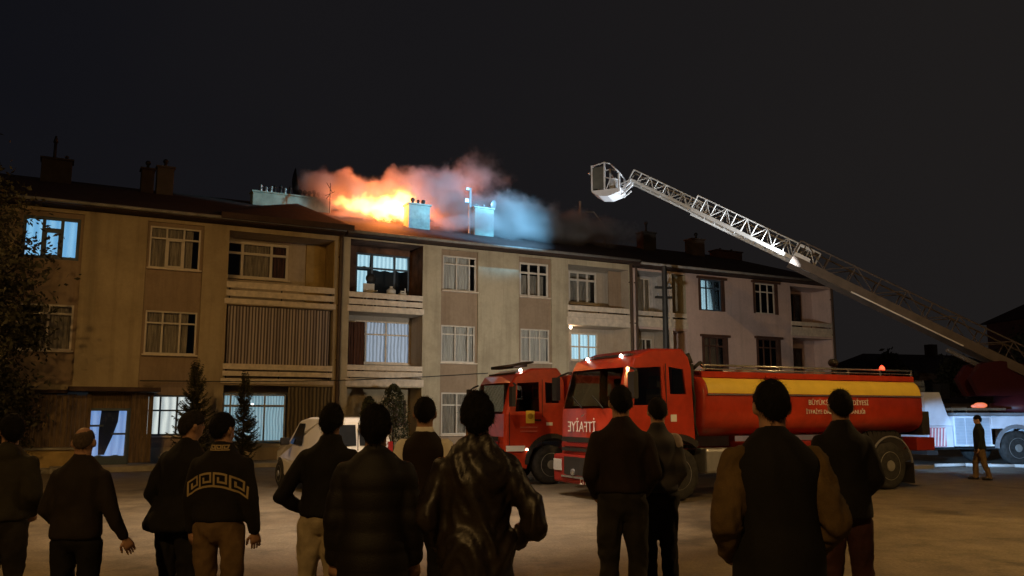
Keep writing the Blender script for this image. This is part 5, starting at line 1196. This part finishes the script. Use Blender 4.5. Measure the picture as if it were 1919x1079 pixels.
broad_tree(-14.9, 21.5, 8.6, 2.6, 'tall dark leafy tree at the left edge in front of the ochre block', 'trees around the square', 260, 170, .08, 21, .16)
broad_tree(-14.6, 24.3, 2.9, 1.1, 'low bushy tree lit yellow beside the plank porch', 'trees around the square', 40, 80, .07, 22, .2)
def spruce(s, y, h, rad, label, seed):
    r = random.Random(seed); p = FW(s, y); o = empty('spruce_tree', (p.x, p.y, 0)); tag(o, label, 'tree', 'small conifers before the facade')
    MB().tube((0, 0, -.05), (0, 0, h), .06, .008, 7).build('trunk', M_BARK, o); f = MB(); z = .5
    while z < h-.05:
        rr = rad*(1-z/h)**.85+.05; nb = 4
        for i in range(nb):
            a = r.uniform(0, 6.283); L_ = rr*r.uniform(.55, 1.12); zz = z+r.uniform(-.05, .05)
            d0 = Vector((math.cos(a), math.sin(a), 0)); q = d0.cross(Vector((0, 0, 1))); n = max(5, int(L_/.022)); dr_ = r.uniform(.10, .34)*(1-z/h)
            cp = lambda t: Vector((0, 0, zz))+d0*L_*t+Vector((0, 0, -dr_*math.sin(t*2.4)+.12*t*t+.2*t*z/h))
            for k in range(n):
                t = (k+1)/n; c = cp(t); w_ = .11*(1-.55*t)
                for sg in (-1, 1, 0):
                    e = c+(q*sg*r.uniform(.5, 1)+d0*r.uniform(.4, .9)+Vector((0, 0, r.uniform(-.45, .35)))).normalized()*w_*r.uniform(.7, 1.5)
                    f.add([c-d0*.012, e-d0*.010, e+d0*.012+Vector((0, 0, -.014)), c+d0*.02+Vector((0, 0, .016))], [(0, 1, 2, 3)])
        z += .045
    f.build('foliage', M_NEED, o)
spruce(.45, -2.3, 3.15, .9, 'taller small spruce in front of the bright ground floor window', 31)
spruce(2.0, -2.0, 2.8, .62, 'slim small spruce between the two lit ground floor windows', 32)
def cypress(s, y, h, rad, label, seed):
    r = random.Random(seed); p = FW(s, y); o = empty('cypress_bush', (p.x, p.y, 0)); tag(o, label, 'bush', 'clipped bushes before the middle block')
    MB().tube((0, 0, -.05), (0, 0, h*.8), .05, .01, 6).build('trunk', M_BARK, o); f = MB()
    for i in range(3600):
        u = r.random()**.8; z = .15+(h-.15)*u; q = rad*(min(1, 3*u+.3))*(1-u**2.2)**.6+.03; a = r.uniform(0, 6.283); b_ = q*math.sqrt(r.uniform(.35, 1))*(1+.18*math.sin(5*a+z*4))
        leaf(f, Vector((b_*math.cos(a), b_*math.sin(a), z)), r.uniform(.03, .06), r)
    f.build('foliage', M_CYP, o)
cypress(7.35, -1.2, 2.75, .62, 'taller rounded cypress bush before the middle block', 41)
cypress(6.5, -1.0, 2.3, .42, 'smaller dark cypress bush left of the taller one', 42)

# ------------------------------------------------------------------ dark neighbourhood beyond, at the right
def far_house(x, y, w, d, h, rz, rh, label, m, wins=()):
    o = empty('house', (x, y, 0), R(rz)); tag(o, label, 'house', 'dark houses beyond the terrace')
    MB().box(-w/2, w/2, -d/2, d/2, -.1, h).build('wall', m, o)
    k = MB(); k.add([(-w/2-.4, -d/2-.4, h-.05), (w/2+.4, -d/2-.4, h-.05), (w/2+.4, d/2+.4, h-.05), (-w/2-.4, d/2+.4, h-.05), (-w/2+2, 0, h+rh), (w/2-2, 0, h+rh)], [(0, 1, 5, 4), (1, 2, 5), (2, 3, 4, 5), (3, 0, 4), (0, 3, 2, 1)]); rf = k.build('roof', M_ROOF, o)
    MB().box(w*.1, w*.1+.7, -.3, .3, h+rh*.4, h+rh+.8).build('chimney', M_CHIMD, rf)
    for (a, z) in wins:
        f = MB().box(a-.6, a+.6, -d/2-.05, -d/2-.003, z, z+1.3).build('window', M_FRAMEW, o); MB().box(a-.5, a+.5, -d/2-.06, -d/2-.053, z+.1, z+1.2).build('pane', M_CARGL, f)
    return o
M_FAR = mat('far_wall', (.16, .11, .08), .9); M_FAR2 = mat('far_wall_red', (.09, .04, .035), .9)
far_house(31, 66, 13, 9, 4.6, 15, 1.6, 'low dark house just right of the terrace end', M_FAR, ((-4, 1.5), (0, 1.5), (4, 1.5)))
far_house(44, 62, 13, 10, 8.6, 8, 2.0, 'taller dark house behind the ladder truck', M_FAR2, ((-4, 1.5), (0, 1.5), (4, 1.5), (-4, 5), (0, 5), (4, 5)))
far_house(25, 52, 9, 1, 2.4, 20, .3, 'long low garden building beyond the terrace end', M_FAR, ((-2, .8), (2, .8)))
for i, (x, y, h, rr, lb) in enumerate(((26.5, 60, 5.6, 2.2, 'small dark tree against the low house'), (33.5, 55, 7.2, 2.6, 'dark tree left of the taller far house'), (30, 58, 5.2, 2.0, 'low dark bushy tree between the far houses'), (37.5, 52, 6.2, 2.6, 'rounded dark tree under the raised ladder'))):
    broad_tree(x, y, h, rr, lb, 'dark trees beyond the terrace', 40, 60, .2, 50+i, .2)
up2 = empty('utility_pole', (38, 58, 0)); tag(up2, 'far pole with a small box near the right edge', 'utility pole'); MB().tube((0, 0, 0), (0, 0, 10.8), .14, .1).build('pole', M_PIPE, up2); MB().box(-.35, .35, -.3, .3, 9.6, 10.5).build('transformer', M_BLACK, up2)
